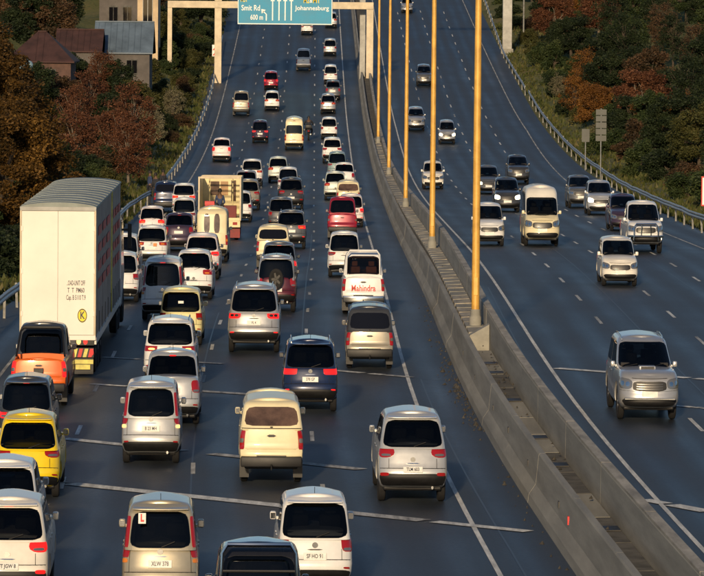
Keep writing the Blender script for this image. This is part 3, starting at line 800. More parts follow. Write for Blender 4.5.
BASE = dict(L=3.85, W=1.70, H=1.47, zb=.19, belt=.93, deckr=.98, hood=.96, hoodf=.78, cr0=.12, crt=.40, ws0=2.85, wst=2.05, tum=.86, cabw=.93,
            wr=.30, ro=.66, wb=2.45, dr=.24, df=.34, nr=3.0, rwin=(.05, .86, 70), roofcrown=.05, bumper=.055, hatch_slope=.12,
            lights='corner', rails=False, antenna=True, spoiler=True, plate_s=.50, blackbump=.21, split=.52, quarter=True, kind='car', tw=.20)
def S(**k): d = dict(BASE); d.update(k); return d
SPECS = dict(
    hatch=S(),
    clio=S(L=4.05, W=1.73, H=1.45, crt=.58, cr0=.16, hatch_slope=.17, dr=.34, nr=2.6, tum=.82, rwin=(.06, .80, 68), lights='slim', wb=2.55, plate_s=.30, ws0=3.0, wst=2.1),
    hatch2=S(L=3.95, W=1.72, H=1.47, lights='wide', crt=.46, cr0=.14, nr=3.4, plate_s=.30, hatch_slope=.10, antenna=False, tum=.84),
    hatch3=S(L=3.7, W=1.66, H=1.52, lights='slim', crt=.34, cr0=.12, dr=.32, nr=2.7, plate_s=.54, hatch_slope=.14, wb=2.4, tum=.85, blackbump=.22),
    tall=S(L=3.8, W=1.68, H=1.55, lights='tall', crt=.34, cr0=.12, belt=.98, deckr=1.0, plate_s=.60, blackbump=.25, rwin=(.06, .84, 60), tum=.86, ws0=2.95, wst=2.1),
    cross=S(L=4.1, W=1.77, H=1.53, zb=.24, belt=1.02, deckr=1.06, hood=1.02, hoodf=.88, wr=.33, wb=2.55, ro=.72, blackbump=.26, lights='wide', rails=True, plate_s=.56, crt=.40, ws0=3.0, wst=2.15),
    suv=S(L=4.45, W=1.85, H=1.58, zb=.25, belt=1.05, deckr=1.08, hood=1.05, hoodf=.92, wr=.35, wb=2.66, ro=.82, blackbump=.30, antenna=False, lights='slim', plate_s=.40, crt=.52, cr0=.18, hatch_slope=.17, ws0=3.25, wst=2.3, rwin=(.06, .82, 68), lowlamps=True, tum=.83),
    bigsuv=S(L=4.75, W=1.95, H=1.68, zb=.27, belt=1.08, deckr=1.10, hood=1.10, hoodf=1.0, wr=.39, wb=2.85, ro=.88, blackbump=.27, antenna=False, lights='loops', rails=True, plate_s=.58, crt=.46, cr0=.15, ws0=3.45, wst=2.5, rwin=(.07, .86, 70), tum=.85),
    sparesuv=S(L=4.0, W=1.72, H=1.62, zb=.26, belt=1.04, deckr=1.06, hood=1.0, hoodf=.84, wr=.34, wb=2.5, ro=.7, blackbump=.26, lights='corner', rails=True, crt=.28, cr0=.12, hatch_slope=.06, tum=.85, ws0=2.9, wst=2.15, plate_s=.45),
    mpv=S(L=4.3, W=1.78, H=1.72, zb=.22, belt=1.0, deckr=1.03, hood=1.0, hoodf=.8, wr=.32, wb=2.7, ro=.75, lights='tall', crt=.28, cr0=.12, hatch_slope=.06, tum=.85, ws0=3.3, wst=2.55, plate_s=.56, rwin=(.05, .84, 62)),
    sedan=S(L=4.5, W=1.76, H=1.47, belt=.93, deckr=1.02, hood=.92, hoodf=.70, cr0=.62, crt=1.18, ws0=3.35, wst=2.45, wb=2.62, ro=.92, wr=.31, lights='corner', spoiler=False, hatch_slope=.10, boot=True, plate_s=.66, rwin=(.04, .88, 70), quarter=False),
    mini=S(L=4.9, W=1.88, H=2.10, zb=.25, belt=1.16, deckr=1.18, hood=1.10, hoodf=.98, cr0=.10, crt=.22, ws0=4.45, wst=3.55, wb=2.57, ro=1.1, wr=.34, lights='vert', dr=.16, nr=3.6, tum=.92, rwin=(.05, .62, 68), spoiler=False, hatch_slope=.03, plate_s=.34, roofcrown=.10, antenna=False, split=.68, df=.4, wsr=(.06, .66)),
    van=S(L=4.6, W=1.78, H=1.98, zb=.25, belt=1.12, deckr=1.14, hood=1.05, hoodf=.92, cr0=.09, crt=.16, ws0=4.1, wst=3.2, wb=2.5, ro=.9, wr=.32, lights='vert', dr=.14, nr=3.8, tum=.94, rwin=None, spoiler=False, hatch_slope=.02, plate_s=.22, roofcrown=.09, antenna=False, barn=True, split=.68),
    halfton=S(L=4.3, W=1.70, H=1.50, zb=.27, belt=.92, deckr=.95, hood=.93, hoodf=.80, cr0=1.6, crt=1.8, ws0=3.1, wst=2.35, wb=2.6, ro=.85, wr=.31, lights='vert', dr=.09, nr=4.0, tum=.84, rwin=None, spoiler=False, hatch_slope=.02, plate_s=.14, antenna=False, kind='pickup', bed=1.45, blackbump=0, canopy=True, tw=.2),
    dcab=S(L=5.2, W=1.86, H=1.78, zb=.34, belt=1.10, deckr=1.12, hood=1.14, hoodf=1.02, cr0=1.62, crt=1.86, ws0=3.95, wst=3.05, wb=3.15, ro=1.12, wr=.37, lights='vert', dr=.10, nr=4.0, tum=.85, rwin=(.12, .84, 66), spoiler=False, hatch_slope=.03, plate_s=.16, antenna=False, kind='pickup', bed=1.52, blackbump=0, tw=.23),
    canopy=S(L=5.0, W=1.75, H=1.57, zb=.32, belt=1.06, deckr=1.08, hood=1.05, hoodf=.88, cr0=1.9, crt=2.1, ws0=3.75, wst=2.95, wb=3.0, ro=1.08, wr=.34, lights='vert', dr=.09, nr=4.0, tum=.82, rwin=None, spoiler=False, hatch_slope=.02, plate_s=.12, antenna=False, kind='pickup', bed=1.75, blackbump=0, canopy=True, tw=.21),
)

def make_kind(kd, sp):
    """list of parts: (name, mesh, role, parent index or None, matrix or None)"""
    P = []
    L, W, H = sp['L'], sp['W'] / 2, sp['H']
    zb, hs = sp['zb'], sp['hatch_slope']
    deck = itp([(0, sp['deckr']), (sp['cr0'] + .2, max(sp['deckr'], sp['belt'])), (sp['ws0'] - .4, sp['belt']), (sp['ws0'], sp['hood']), (L - .55, .45*sp['hood'] + .55*sp['hoodf'] + .04), (L - .12, sp['hoodf']), (L, sp['hoodf'] - .05)])
    low = itp([(0, zb + .10), (sp['ro'] - .2, zb), (L - .9, zb), (L, zb + .05)])
    Sb = [0, .05, .12, .2, .28, .36, .46, .56, .66, .76, .85, .92, .97, 1.0]
    bp = sp['bumper']
    body = Hull(Sb, [(0, .86*W), (.05, .92*W), (.2, .985*W), (.36, W), (.5, .995*W), (.62, .995*W), (.76, .98*W), (.88, .955*W), (.95, .925*W), (1, .885*W)],
                [(0, .20), (.05, .10), (.12, .03), (.2, 0.0), (.34, 0.0), (.40, .02), (.46, bp), (.66, bp + hs*.35), (.85, bp + hs*.7), (.95, bp + hs), (1, bp + hs + .05)],
                [(0, L - .22), (.05, L - .12), (.12, L - .03), (.2, L), (.36, L), (.42, L - .02), (.5, L - .04), (.7, L - .06), (.88, L - .09), (.95, L - .13), (1, L - .22)],
                lambda s, y: low(y) + s * (deck(y) - low(y)), sp['dr'], sp['df'], sp['nr'], 3.0, .035, .035, .035, .07)
    bm = body.mesh("body")
    wy = (sp['ro'], sp['ro'] + sp['wb']); wr = sp['wr']
    cyl = [MB().lathe_x([(-.19, wr + .055), (.19, wr + .055)], s * (W - .05), y, wr, 26).mesh("c") for s in (-1, 1) for y in wy]
    if sp['kind'] == 'pickup':
        cyl.append(MB().box(-W + .13, W - .13, .17, sp['bed'], .66, 3).mesh("c"))
    bm = cut(bm, cyl)
    bm.polygons.foreach_set("use_smooth", [True] * len(bm.polygons)); bm.set_sharp_from_angle(angle=math.radians(38))
    P.append(("body", squeeze(bm), 'paint', None, None))
    cen = Vector((0, L / 2, .7))
    def add(name, me, role, par=None, mx=None):
        P.append((name, squeeze(me), role, par, mx)); return len(P) - 1
    # cabin
    b0 = min(sp['belt'], sp['hood']) - .06
    cw = W * sp['cabw']; rw = cw * sp['tum']
    if sp['kind'] == 'car' or True:
        zc = lambda s, y: b0 + s * (H - b0)
        yb = sp['cr0']; yt = sp['crt']; f0 = sp['ws0']; ft = sp['wst']
        Sc = [0, .12, .25, .4, .55, .7, .8, .88, .94, .98, 1.0]
        cab = Hull(Sc, [(0, cw), (.15, cw*.985), (.8, rw*1.05), (.88, rw*1.01), (.94, rw*.965), (.98, rw*.91), (1, rw*.86)],
                   [(0, yb), (.8, yt - .02), (.9, yt + .03), (.96, yt + .10), (1, yt + .22)],
                   [(0, f0 + .04), (.8, ft + .12), (.9, ft + .0), (.96, ft - .10), (1, ft - .24)],
                   zc, sp['dr'] * .62, .30, 3.2, 2.8, .02, .02, sp['roofcrown'], .05)
        D = math.radians
        ws = sp.get('wsr', (.12, .86)); hz_ = {}
        if sp['rwin']: hz_['rear'] = (sp['rwin'][2] - 8, sp['rwin'][0] + .045, sp['rwin'][1] - .045)
        hz_['front'] = (62, ws[0] + .04, ws[1] - .04)
        if sp['kind'] == 'car': hz_['side'] = ([(.09, sp['split'] - .05, .19, .79)] if not sp.get('barn') else []) + [(sp['split'] + .06, .86, .19, .79)]
        else: hz_['side'] = [(.12, .86, .19, .79)]
        cm = cab.mesh("cabin", holes=hz_); cm.polygons.foreach_set("use_smooth", [True] * len(cm.polygons)); cm.set_sharp_from_angle(angle=math.radians(45))
        ci = add("cabin", cm, 'cabin')
        cc = Vector((0, (yb + f0) / 2, H - .5))
        if sp['rwin']:
            s0, s1, ph = sp['rwin']
            ri = add("rear_window", patch(cab.rear, lambda t: -D(ph - 4*t), lambda t: D(ph - 4*t), s0, s1, 16, 12, 5.0, .007, centre=cc, depth=-.004), 'rglass')
            add("window_seal", patch(cab.rear, lambda t: -D(ph + 1 - 4*t), lambda t: D(ph + 1 - 4*t), s0 - .008, s1 + .008, 20, 12, 5.0, .004, centre=cc, depth=.0, ring=2), 'black', ri)
            if sp['kind'] == 'car':
                add("wiper", MB().tube([cab.rear(D(2), s0 + .02) + Vector((0, -.02, 0)), cab.rear(D(24), s0 + .14) + Vector((0, -.02, 0))], .009, 5).mesh("wiper"), 'black')
                add("brake_lamp", patch(cab.rear, -D(9), D(9), .875, .90, 6, 2, 8, .016, centre=cc), 'brake')
        add("windscreen", patch(cab.front, lambda t: -D(72 - 4*t), lambda t: D(72 - 4*t), ws[0], ws[1], 16, 12, 6, .007, centre=cc, depth=-.004), 'wglass')
        add("windscreen_seal", patch(cab.front, lambda t: -D(73 - 4*t), lambda t: D(73 - 4*t), ws[0] - .01, ws[1] + .01, 20, 12, 6, .004, centre=cc, depth=0, ring=2), 'black', len(P) - 1)
        sh0, sh1 = yb + .14, f0 - .22
        add("dashboard", MB().box(-cw*.84, cw*.84, f0 - .75, f0 - .24, sp['belt'] + .03, sp['belt'] + .11, .03).mesh("dash"), 'interior')
        add("cabin_floor", MB().box(-cw*.86, cw*.86, sh0, sh1, sp['belt'] + .036, sp['belt'] + .05).mesh("shelf"), 'interior')
        rows = [f0 - 1.35] + ([yb + .85] if f0 - yb > 2.2 else []) + ([f0 - 2.2] if f0 - yb > 3.6 else [])
        for ry in rows:
            for sx_ in (-1, 1):
                si_ = add("seat", MB().box(sx_*.36 - .24, sx_*.36 + .24, ry - .09, ry + .06, sp['belt'] + .04, sp['belt'] + .24, .05).mesh("seat", True), 'seat')
                add("headrest", MB().box(sx_*.36 - .13, sx_*.36 + .13, ry - .10, ry, sp['belt'] + .25, sp['belt'] + .42, .04).mesh("headrest", True), 'seat', si_)
        for sg in (-1, 1):
            fn = lambda y, s, sg=sg: cab.side(sg, y, s)
            ya = lambda t: cab.yr(.22 + .56*t) + .24; yz = lambda t: cab.yf(.22 + .56*t) - .34
            if sp['kind'] == 'car':
                sp1 = lambda t: (cab.yr(.5) + .24) + sp['split'] * (cab.yf(.5) - cab.yr(.5) - .58)
                if sp.get('barn'): pass
                else: add("side_window", patch(fn, ya, lambda t: sp1(t) - .05, .14, .84, 6, 10, 8, .005, centre=cc, depth=-.003), 'sglass')
                add("side_window", patch(fn, lambda t: sp1(t) + .05, yz, .14, .84, 6, 10, 8, .005, centre=cc, depth=-.003), 'sglass')
            else:
                add("side_window", patch(fn, ya, yz, .14, .84, 8, 10, 8, .005, centre=cc, depth=-.003), 'sglass')
        if sp['spoiler']:
            sm = MB(); ring = []
            for s_, o_ in ((.945, .0), (.915, -.11), (.895, -.09), (.91, .02)):
                ring.append([cab.rear(D(a), s_) + Vector((0, o_, 0)) for a in range(-66, 67, 12)])
            vs = []; n = len(ring[0])
            for r_ in ring: vs += r_
            fs = [(i*n + j, i*n + j + 1, ((i+1) % 4)*n + j + 1, ((i+1) % 4)*n + j) for i in range(4) for j in range(n - 1)]
            fs += [(0, n, 2*n, 3*n), (4*n - 1, 3*n - 1, 2*n - 1, n - 1)]
            add("roof_spoiler", MB().add(vs, fs).mesh("spoiler", True, 50), 'cabin')
        if sp['antenna']:
            add("antenna", MB().tube([(0, yt + .30, H + sp['roofcrown'] - .02), (0, yt + .22, H + sp['roofcrown'] + .10)], .007, 5).mesh("antenna"), 'black')
        if sp['rails']:
            for sg in (-1, 1):
                x = sg * rw * .86
                add("roof_rail", MB().tube([(x, yt + .18, H - .02), (x, yt + .45, H + .03), (x, (yt + ft) / 2, H + .05), (x, ft - .25, H + .03), (x, ft, H - .03)], .016, 6).mesh("rail", True), 'rails')
        for sg in (-1, 1):
            y = f0 - .52; x = sg * (W * .94)
            mi = add("mirror", MB().box(x - .15 if sg < 0 else x + .005, x - .005 if sg < 0 else x + .15, y - .02, y + .10, sp['belt'] + .0, sp['belt'] + .13, .035).box(min(x, sg*cw*.93), max(x, sg*cw*.93), y + .02, y + .07, sp['belt'] + .005, sp['belt'] + .05).mesh("mirror", True), 'mirror')
            add("mirror_glass", MB().box(x - .13 if sg < 0 else x + .025, x - .025 if sg < 0 else x + .13, y - .028, y - .019, sp['belt'] + .022, sp['belt'] + .11).mesh("mirror_glass"), 'mglass', mi)
    R = lambda a, b, s0, s1, name, role, p=6, off=.008, nu=8, nv=4, par=None: add(name, patch(body.rear, math.radians(a) if not callable(a) else a, math.radians(b) if not callable(b) else b, s0, s1, nu, nv, p, off, centre=cen), role, par)
    # rear lamps
    lt = sp['lights']
    for sg in (-1, 1):
        def RR(a, b, s0, s1, role='tail', p=4.0, name="tail_light", hull=body, c=cen, off=.010, par=None):
            lo, hi = (a, b) if sg > 0 else (-b, -a)
            return add(name, patch(hull.rear, math.radians(lo), math.radians(hi), s0, s1, 8, 6, p, off, centre=c), role, par)
        if lt == 'corner':
            i_ = RR(46, 82, .60, .93); RR(50, 74, .62, .68, 'lampc', 4, 'reverse_lamp', off=.014, par=i_)
        elif lt == 'slim':
            i_ = RR(33, 80, .68, .92, p=2.6); RR(40, 66, .71, .765, 'lampc', 3, 'reverse_lamp', off=.014, par=i_)
        elif lt == 'wide':
            i_ = RR(30, 80, .70, .91, p=7); RR(36, 58, .74, .80, 'amber', 3, 'indicator', off=.014, par=i_)
        elif lt == 'loops':
            i_ = RR(32, 80, .72, .93, p=5); 
            for a_, b_ in ((38, 50), (53, 68)): RR(a_, b_, .78, .86, 'black', 3, 'lamp_insert', off=.014, par=i_)
        elif lt == 'tall':
            i_ = RR(56, 84, .72, .97, p=5)
            RR(63, 86, .06, .74, p=8, hull=cab, c=cc, off=.008); RR(60, 80, .62, .70, 'amber', 4, 'indicator', off=.012)
        elif lt == 'vert':
            if sp['kind'] == 'pickup': i_ = RR(59, 86, .42, .93, p=9); RR(62, 82, .60, .72, 'lampc', 6, 'reverse_lamp', off=.014, par=i_)
            else: i_ = RR(60, 85, .40, .86, p=9); RR(63, 82, .56, .68, 'amber', 6, 'indicator', off=.014, par=i_)
        if sp.get('lowlamps'): RR(44, 70, .25, .33, 'tail', 4, 'fog_reflector')
        elif sp['kind'] == 'car' and lt != 'vert': RR(50, 68, .24, .28, 'tail', 4, 'reflector')
    if sp['blackbump']:
        R(-74, 74, .03, sp['blackbump'], "lower_bumper", 'black', 6, .009, 28, 12)
        add("exhaust", MB().tube([(W*.55, .10, zb + .06), (W*.55, .4, zb + .06)], .03, 8).mesh("exhaust", True), 'chrome')
    if sp['kind'] == 'car':
        R(-72, 72, .425, .437, "bumper_seam", 'black', 30, .003, 12, 2)
        if not sp.get('barn'):
            top_s = .985
            for sg in (-1, 1):
                a = 44 if lt in ('slim', 'wide', 'loops') else (46 if lt == 'corner' else 55)
                R(sg*a - .5, sg*a + .5, .44, .66 if lt not in ('tall', 'vert') else .9, "tailgate_seam", 'black', 30, .003, 2, 6)
            R(-12, 12, sp['plate_s'] + .13, sp['plate_s'] + .155, "tailgate_handle", 'chrome' if kd in ('suv', 'tall', 'cross') else 'black', 5, .012, 6, 2)
        if sp.get('barn'):
            R(-.6, .6, .40, .99, "door_seam", 'black', 30, .004, 2, 6)
            for sg in (-1, 1):
                lo, hi = (.10, .82)
                add("rear_window", patch(cab.rear, math.radians(8 if sg > 0 else -32), math.radians(32 if sg > 0 else -8), lo, hi, 5, 8, 3.2, .008, centre=cc), 'bglass')
        # emblem
        e = body.rear(0, sp['plate_s'] + .24 if not sp.get('barn') else .6)
        add("emblem", MB().lathe_x([(-.006, .045), (.006, .045)], 0, 0, 0, 14).mesh("emblem"), 'chrome', None,
            Matrix.Translation((0, e.y - .012, e.z)) @ Matrix.Rotation(math.pi/2, 4, 'Z'))
    # plate
    ps = sp['plate_s']
    p0, p1 = body.rear(0, ps - .06), body.rear(0, ps + .06); d = (p1 - p0).normalized()
    tilt = math.atan2(d.y, d.z); pc = (p0 + p1) / 2
    pm = Matrix.Translation((0, pc.y - .014 - (.03 if sp['kind'] == 'pickup' else 0), pc.z)) @ Matrix.Rotation(-tilt, 4, 'X')
    pi_ = add("number_plate", MB().box(-.25, .25, -.006, .012, -.058, .058, .004).mesh("plate"), 'plate', None, pm)
    # front: lamps, grille, plate
    hz = .60
    for sg in (-1, 1):
        a, b = (36, 82) if sg > 0 else (-82, -36)
        hi_ = add("headlight", patch(body.front, math.radians(a), math.radians(b), .60, .90, 8, 8, 3.4, .008, centre=cen), 'head')
        for q_ in ((42, 54), (58, 72)):
            a, b = q_ if sg > 0 else (-q_[1], -q_[0])
            add("reflector_bowl", patch(body.front, math.radians(a), math.radians(b), .68, .82, 6, 8, 2.2, .013, centre=cen), 'bowl', hi_)
        a, b = (46, 66) if sg > 0 else (-66, -46)
        add("fog_lamp", patch(body.front, math.radians(a), math.radians(b), .16, .28, 5, 4, 2.5, .008, centre=cen), 'fog')
    gi = add("grille", patch(body.front, -math.radians(35), math.radians(35), .56, .86, 12, 8, 4.5, .006, centre=cen), 'black')
    for k in range(3):
        add("grille_bar", patch(body.front, -math.radians(31), math.radians(31), .62 + .07*k, .645 + .07*k, 10, 1, 12, .014, centre=cen), 'gbar', gi)
    add("air_intake", patch(body.front, -math.radians(62), math.radians(62), .06, .33, 26, 14, 4.5, .009, centre=cen), 'black')
    q0 = body.front(0, .47)
    add("front_plate", MB().box(-.25, .25, -.012, .006, -.058, .058, .004).mesh("plate"), 'plate', None, Matrix.Translation((0, q0.y + .016, q0.z)))
    add("bonnet_seam", patch(body.front, -math.radians(40), math.radians(40), .925, .937, 12, 2, 30, .004, centre=cen), 'black')
    add("front_bumper_seam", patch(body.front, -math.radians(80), math.radians(80), .545, .553, 14, 2, 30, .003, centre=cen), 'black')
    for sg in (-1, 1):
        add("front_wiper", MB().tube([cab.front(math.radians(sg*30 + 18), ws[0] + .015) + Vector((0, .02, 0)), cab.front(math.radians(sg*30 - 14), ws[0] + .10) + Vector((0, .02, 0))], .010, 5).mesh("wiper"), 'black')
    # door seams and handles
    for sg in (-1, 1):
        fn = lambda y, s, sg=sg: body.side(sg, y, s)
        ys = [sp['ws0'] - .35, (sp['ws0'] + sp['cr0']) / 2 + .1]
        if sp['kind'] == 'car': ys.append(sp['ro'] + .45)
        else: ys = [sp['ws0'] - .35, sp['bed'] + .1 + (1.05 if not sp.get('canopy') else 0)]
        for y in ys: add("door_seam", patch(fn, y - .006, y + .006, .10, .98, 2, 6, 30, .003, centre=cen), 'black')
        for y in ys[1:]: add("door_handle", patch(fn, y + .10, y + .28, .80, .84, 4, 2, 4, .02, centre=cen), 'paint')
        add("sill_trim", patch(fn, sp['ro'] + .42, L - .95 - .35, .02, .10, 6, 2, 12, .006, centre=cen), 'black')
    # wheels
    tm, rm = wheel_meshes(wr, sp['tw'])
    for y in wy:
        for sg in (-1, 1):
            P.append(("wheel", tm, 'tyre', None, Matrix.Translation((sg * (W - .05 - sp['tw'] / 2) * Q, y, wr))))
            P.append(("rim", rm, 'rim', len(P) - 1, None))
    add("underbody", MB().box(-W*.82, W*.82, .35, L - .35, zb - .02, zb + .2, .04).mesh("underbody"), 'black')
    # pickup fittings
    if sp['kind'] == 'pickup':
        R(-57, 57, .42, .95, "tailgate", 'paint', 14, .012, 14, 5)
        R(-9, 9, .76, .83, "tailgate_handle", 'black', 4, .022, 6, 2)
        add("rear_bumper", MB().box(-W*.93, W*.93, -.10, .10, zb + .06, zb + .25, .03).mesh("bumper", True), 'bumper')
        add("bumper_step", MB().box(-W*.45, W*.45, -.11, -.02, zb + .252, zb + .27).mesh("step"), 'black')
        add("tow_bar", MB().tube([(0, -.12, zb + .02), (0, -.2, zb + .03), (0, -.22, zb + .12)], .022, 6).mesh("tow", True), 'black')
        for sg in (-1, 1):
            add("mud_flap", MB().box(sg*(W - .05 - sp['tw']) - .02 if sg > 0 else -(W - .03), (W - .03) if sg > 0 else -(W - .05 - sp['tw']) + .02, wy[0] - wr - .1, wy[0] - wr - .08, .12, .45).mesh("flap"), 'black')
        if sp.get('canopy'):
            zc2 = lambda s, y: sp['deckr'] - .03 + s * (H + .02 - sp['deckr'])
            can = Hull([0, .2, .45, .7, .85, .93, .98, 1], [(0, W*.955), (.8, W*.86), (.93, W*.80), (1, W*.70)], [(0, .07), (.8, .26), (.93, .32), (1, .46)],
                       [(0, sp['cr0'] + .1), (1, sp['cr0'] + .1)], zc2, .12, .03, 3.4, 4, .02, 0, .05, 0)
            cm = can.mesh("canopy_shell"); cm.polygons.foreach_set("use_smooth", [True] * len(cm.polygons)); cm.set_sharp_from_angle(angle=math.radians(45))
            k = add("canopy_shell", cm, 'canopy'); c2 = Vector((0, 1.0, 1.4))
            add("canopy_window", patch(can.rear, lambda t: -math.radians(64 - 4*t), lambda t: math.radians(64 - 4*t), .14, .80, 12, 6, 5, .006, centre=c2), 'cglass', k)
            add("canopy_seam", patch(can.rear, -math.radians(75), math.radians(75), .035, .06, 12, 2, 20, .008, centre=c2), 'black', k)
            add("canopy_latch", patch(can.rear, -math.radians(3), math.radians(3), .07, .11, 4, 2, 4, .02, centre=c2), 'black', k)
            for sg in (-1, 1):
                fn = lambda y, s, sg=sg: can.side(sg, y, s)
                add("canopy_side_window", patch(fn, .5, sp['cr0'] - .15, .16, .76, 6, 4, 7, .005, centre=c2), 'glass', k)
    return P, (L, pm, sp)

KINDS = {k: make_kind(k, s) for k, s in SPECS.items()}

def heading_matrix(X, Y, left):
    """frame on the road with +y along the direction of travel"""
    e = 1.0
    off = X - float(C(Y)); z = float(level(off, Y))
    dx = float(C(Y + e) - C(Y - e)) / (2*e*K); dz = float(level(off, Y + e) - level(off, Y - e)) / (2*e*K)
    f = Vector((dx * .8, 1.0, dz)).normalized()
    if not left: f = -f
    r = f.cross(Vector((0, 0, 1))).normalized(); u = r.cross(f)
    m = Matrix((r, f, u)).transposed().to_4x4(); m.translation = (X, Y * K, z)
    return m

def vehicle(kind, X, Y, color, label, cat, left=True, scale=1.0, lit=(), group=None, name=None, roles=None, plate=None, skip=(), yaw=0.0):
    parts, (L, pm, sp) = KINDS[kind]
    axle = sp['ro'] if left else sp['ro'] + sp['wb']
    mw = heading_matrix(X, Y, left) @ Matrix.Rotation(yaw, 4, 'Z') @ Matrix.Scale(scale, 4) @ Matrix.Translation((0, L / 2 - axle, 0.002))
    root = empty(name or {'dcab': 'pickup_truck', 'canopy': 'pickup_truck', 'halfton': 'pickup_truck', 'mini': 'minibus', 'van': 'panel_van'}.get(kind, 'car'), mw=mw)
    tag(root, label, cat, group)
    rd = dict(paint=paint(color), cabin=paint(color), canopy=paint(color), glass='glass', rglass='glass_dark', wglass='glass_tint', sglass='glass_tint', interior='interior', seat='interior', gbar='grille_bar', mglass='mirror_glass', bglass='glass_brown', cglass='glass_brown', tail='tail_lit' if 'tail' in lit else 'tail_red',
              brake='tail_lit' if 'brake' in lit else 'tail_red', black='black_trim', chrome='chrome', rails='chrome', mirror=paint(color), plate='plate_white', head='lamp_lit' if 'head' in lit else 'lamp_clear',
              fog='lamp_lit' if 'fog' in lit else 'black_trim', amber='amber_lit' if 'amber' in lit else 'amber', lampc='lamp_clear', tyre='tyre', rim='rim', bumper='black_trim', bowl='lamp_lit' if 'head' in lit else 'chrome')
    if roles:
        for k, v in roles.items(): rd[k] = paint(v) if v in PAINTS else v
    objs = []; T = Matrix.Translation((0, -L / 2, 0))
    for nm, me, role, par, mx in parts:
        if nm in skip: objs.append(None); continue
        base = mx if mx is not None else Matrix.Identity(4)
        o = link(nm, me, rd[role], objs[par] if par is not None else root, (T @ base) if par is None else (base if nm == 'rim' else base))
        objs.append(o)
        if nm == "number_plate" and plate:
            link("plate_lettering", text_mesh(plate, .092, Q, .0015, .002), 'plate_ink', o, Matrix.Translation((0, -.0085, 0)) @ Matrix.Rotation(math.pi/2, 4, 'X'))
    return root
# ------------------------------------------------------------------ people
def skin_mesh(name, joints, edges, sub=1):
    """joints: name -> (x, y, z, r)"""
    names = list(joints); idx = {n: i for i, n in enumerate(names)}
    me = bpy.data.meshes.new(name)
    me.from_pydata([joints[n][:3] for n in names], [(idx[a], idx[b]) for a, b in edges], [])
    o = bpy.data.objects.new("skin_tmp", me); col.objects.link(o)
    o.modifiers.new("s", 'SKIN')
    for i, n in enumerate(names):
        r = joints[n][3]; sv = me.skin_vertices[0].data[i]
        sv.radius = (r, r) if not isinstance(r, tuple) else r; sv.use_root = (i == 0)
    md = o.modifiers.new("ss", 'SUBSURF'); md.levels = sub; md.render_levels = sub
    dg = bpy.context.evaluated_depsgraph_get(); dg.update()
    r = bpy.data.meshes.new_from_object(o.evaluated_get(dg)); bpy.data.objects.remove(o)
    r.polygons.foreach_set("use_smooth", [True] * len(r.polygons))
    return r

def person(root, J, shirt, trousers, helmet=None):
    """J: joint name -> (x, y, z); body, clothing and hair as children of root, facing +y"""
    R = dict(pelvis=.12, waist=.115, chest=.135, neck=.055, head=.085, crown=.07, shL=.06, shR=.06, elL=.043, elR=.043, wrL=.032, wrR=.032, haL=.035, haR=.035,
             hipL=.085, hipR=.085, knL=.058, knR=.058, anL=.042, anR=.042, toL=.035, toR=.035)
    E = [("pelvis", "waist"), ("waist", "chest"), ("chest", "neck"), ("neck", "head"), ("head", "crown")]
    for s in "LR": E += [("chest", "sh"+s), ("sh"+s, "el"+s), ("el"+s, "wr"+s), ("wr"+s, "ha"+s), ("pelvis", "hip"+s), ("hip"+s, "kn"+s), ("kn"+s, "an"+s), ("an"+s, "to"+s)]
    full = {k: (*J[k], R[k]) for k in R}
    b = link("body", skin_mesh("body", full, E), "skin", root)
    up = [k for k in R if k[:2] in ("pe", "wa", "ch", "sh", "el", "wr")]; lo = [k for k in R if k == "pelvis" or k[:2] in ("hi", "kn", "an", "to")]
    for nm, ks, m, g in (("shirt", up, shirt, 1.2), ("trousers", lo, trousers, 1.22)):
        ks = [k for k in ks]; jj = {k: (*J[k], R[k] * g) for k in ks}
        link(nm, skin_mesh(nm, jj, [e for e in E if e[0] in ks and e[1] in ks]), m, root)
    h = Vector(J["crown"]); hd = Vector(J["head"])
    rings = []
    for i in range(7):
        t = i / 6 * math.pi * .62
        rings.append([(hd.x + .105*math.sin(t)*math.cos(a), hd.y - .012 + .12*math.sin(t)*math.sin(a), hd.z + .03 + .12*math.cos(t) - .0) for a in [2*math.pi*k/12 for k in range(12)]])
    rings = [r for r in reversed(rings)]
    MB().ring_loft(rings).build("helmet" if helmet else "hair", helmet or "hair", root, True, 60)
    f = MB()
    for sx_ in (-1, 1):
        f.box(hd.x + sx_*.033 - .012, hd.x + sx_*.033 + .012, hd.y + .078, hd.y + .092, hd.z + .005, hd.z + .018)
    f.box(hd.x - .022, hd.x + .022, hd.y + .075, hd.y + .088, hd.z - .062, hd.z - .052)
    f.build("face_features", "hair", root)
    MB().tube([(hd.x, hd.y + .075, hd.z + .01), (hd.x, hd.y + .11, hd.z - .025)], [.01, .016], 6).build("nose", "skin", root)

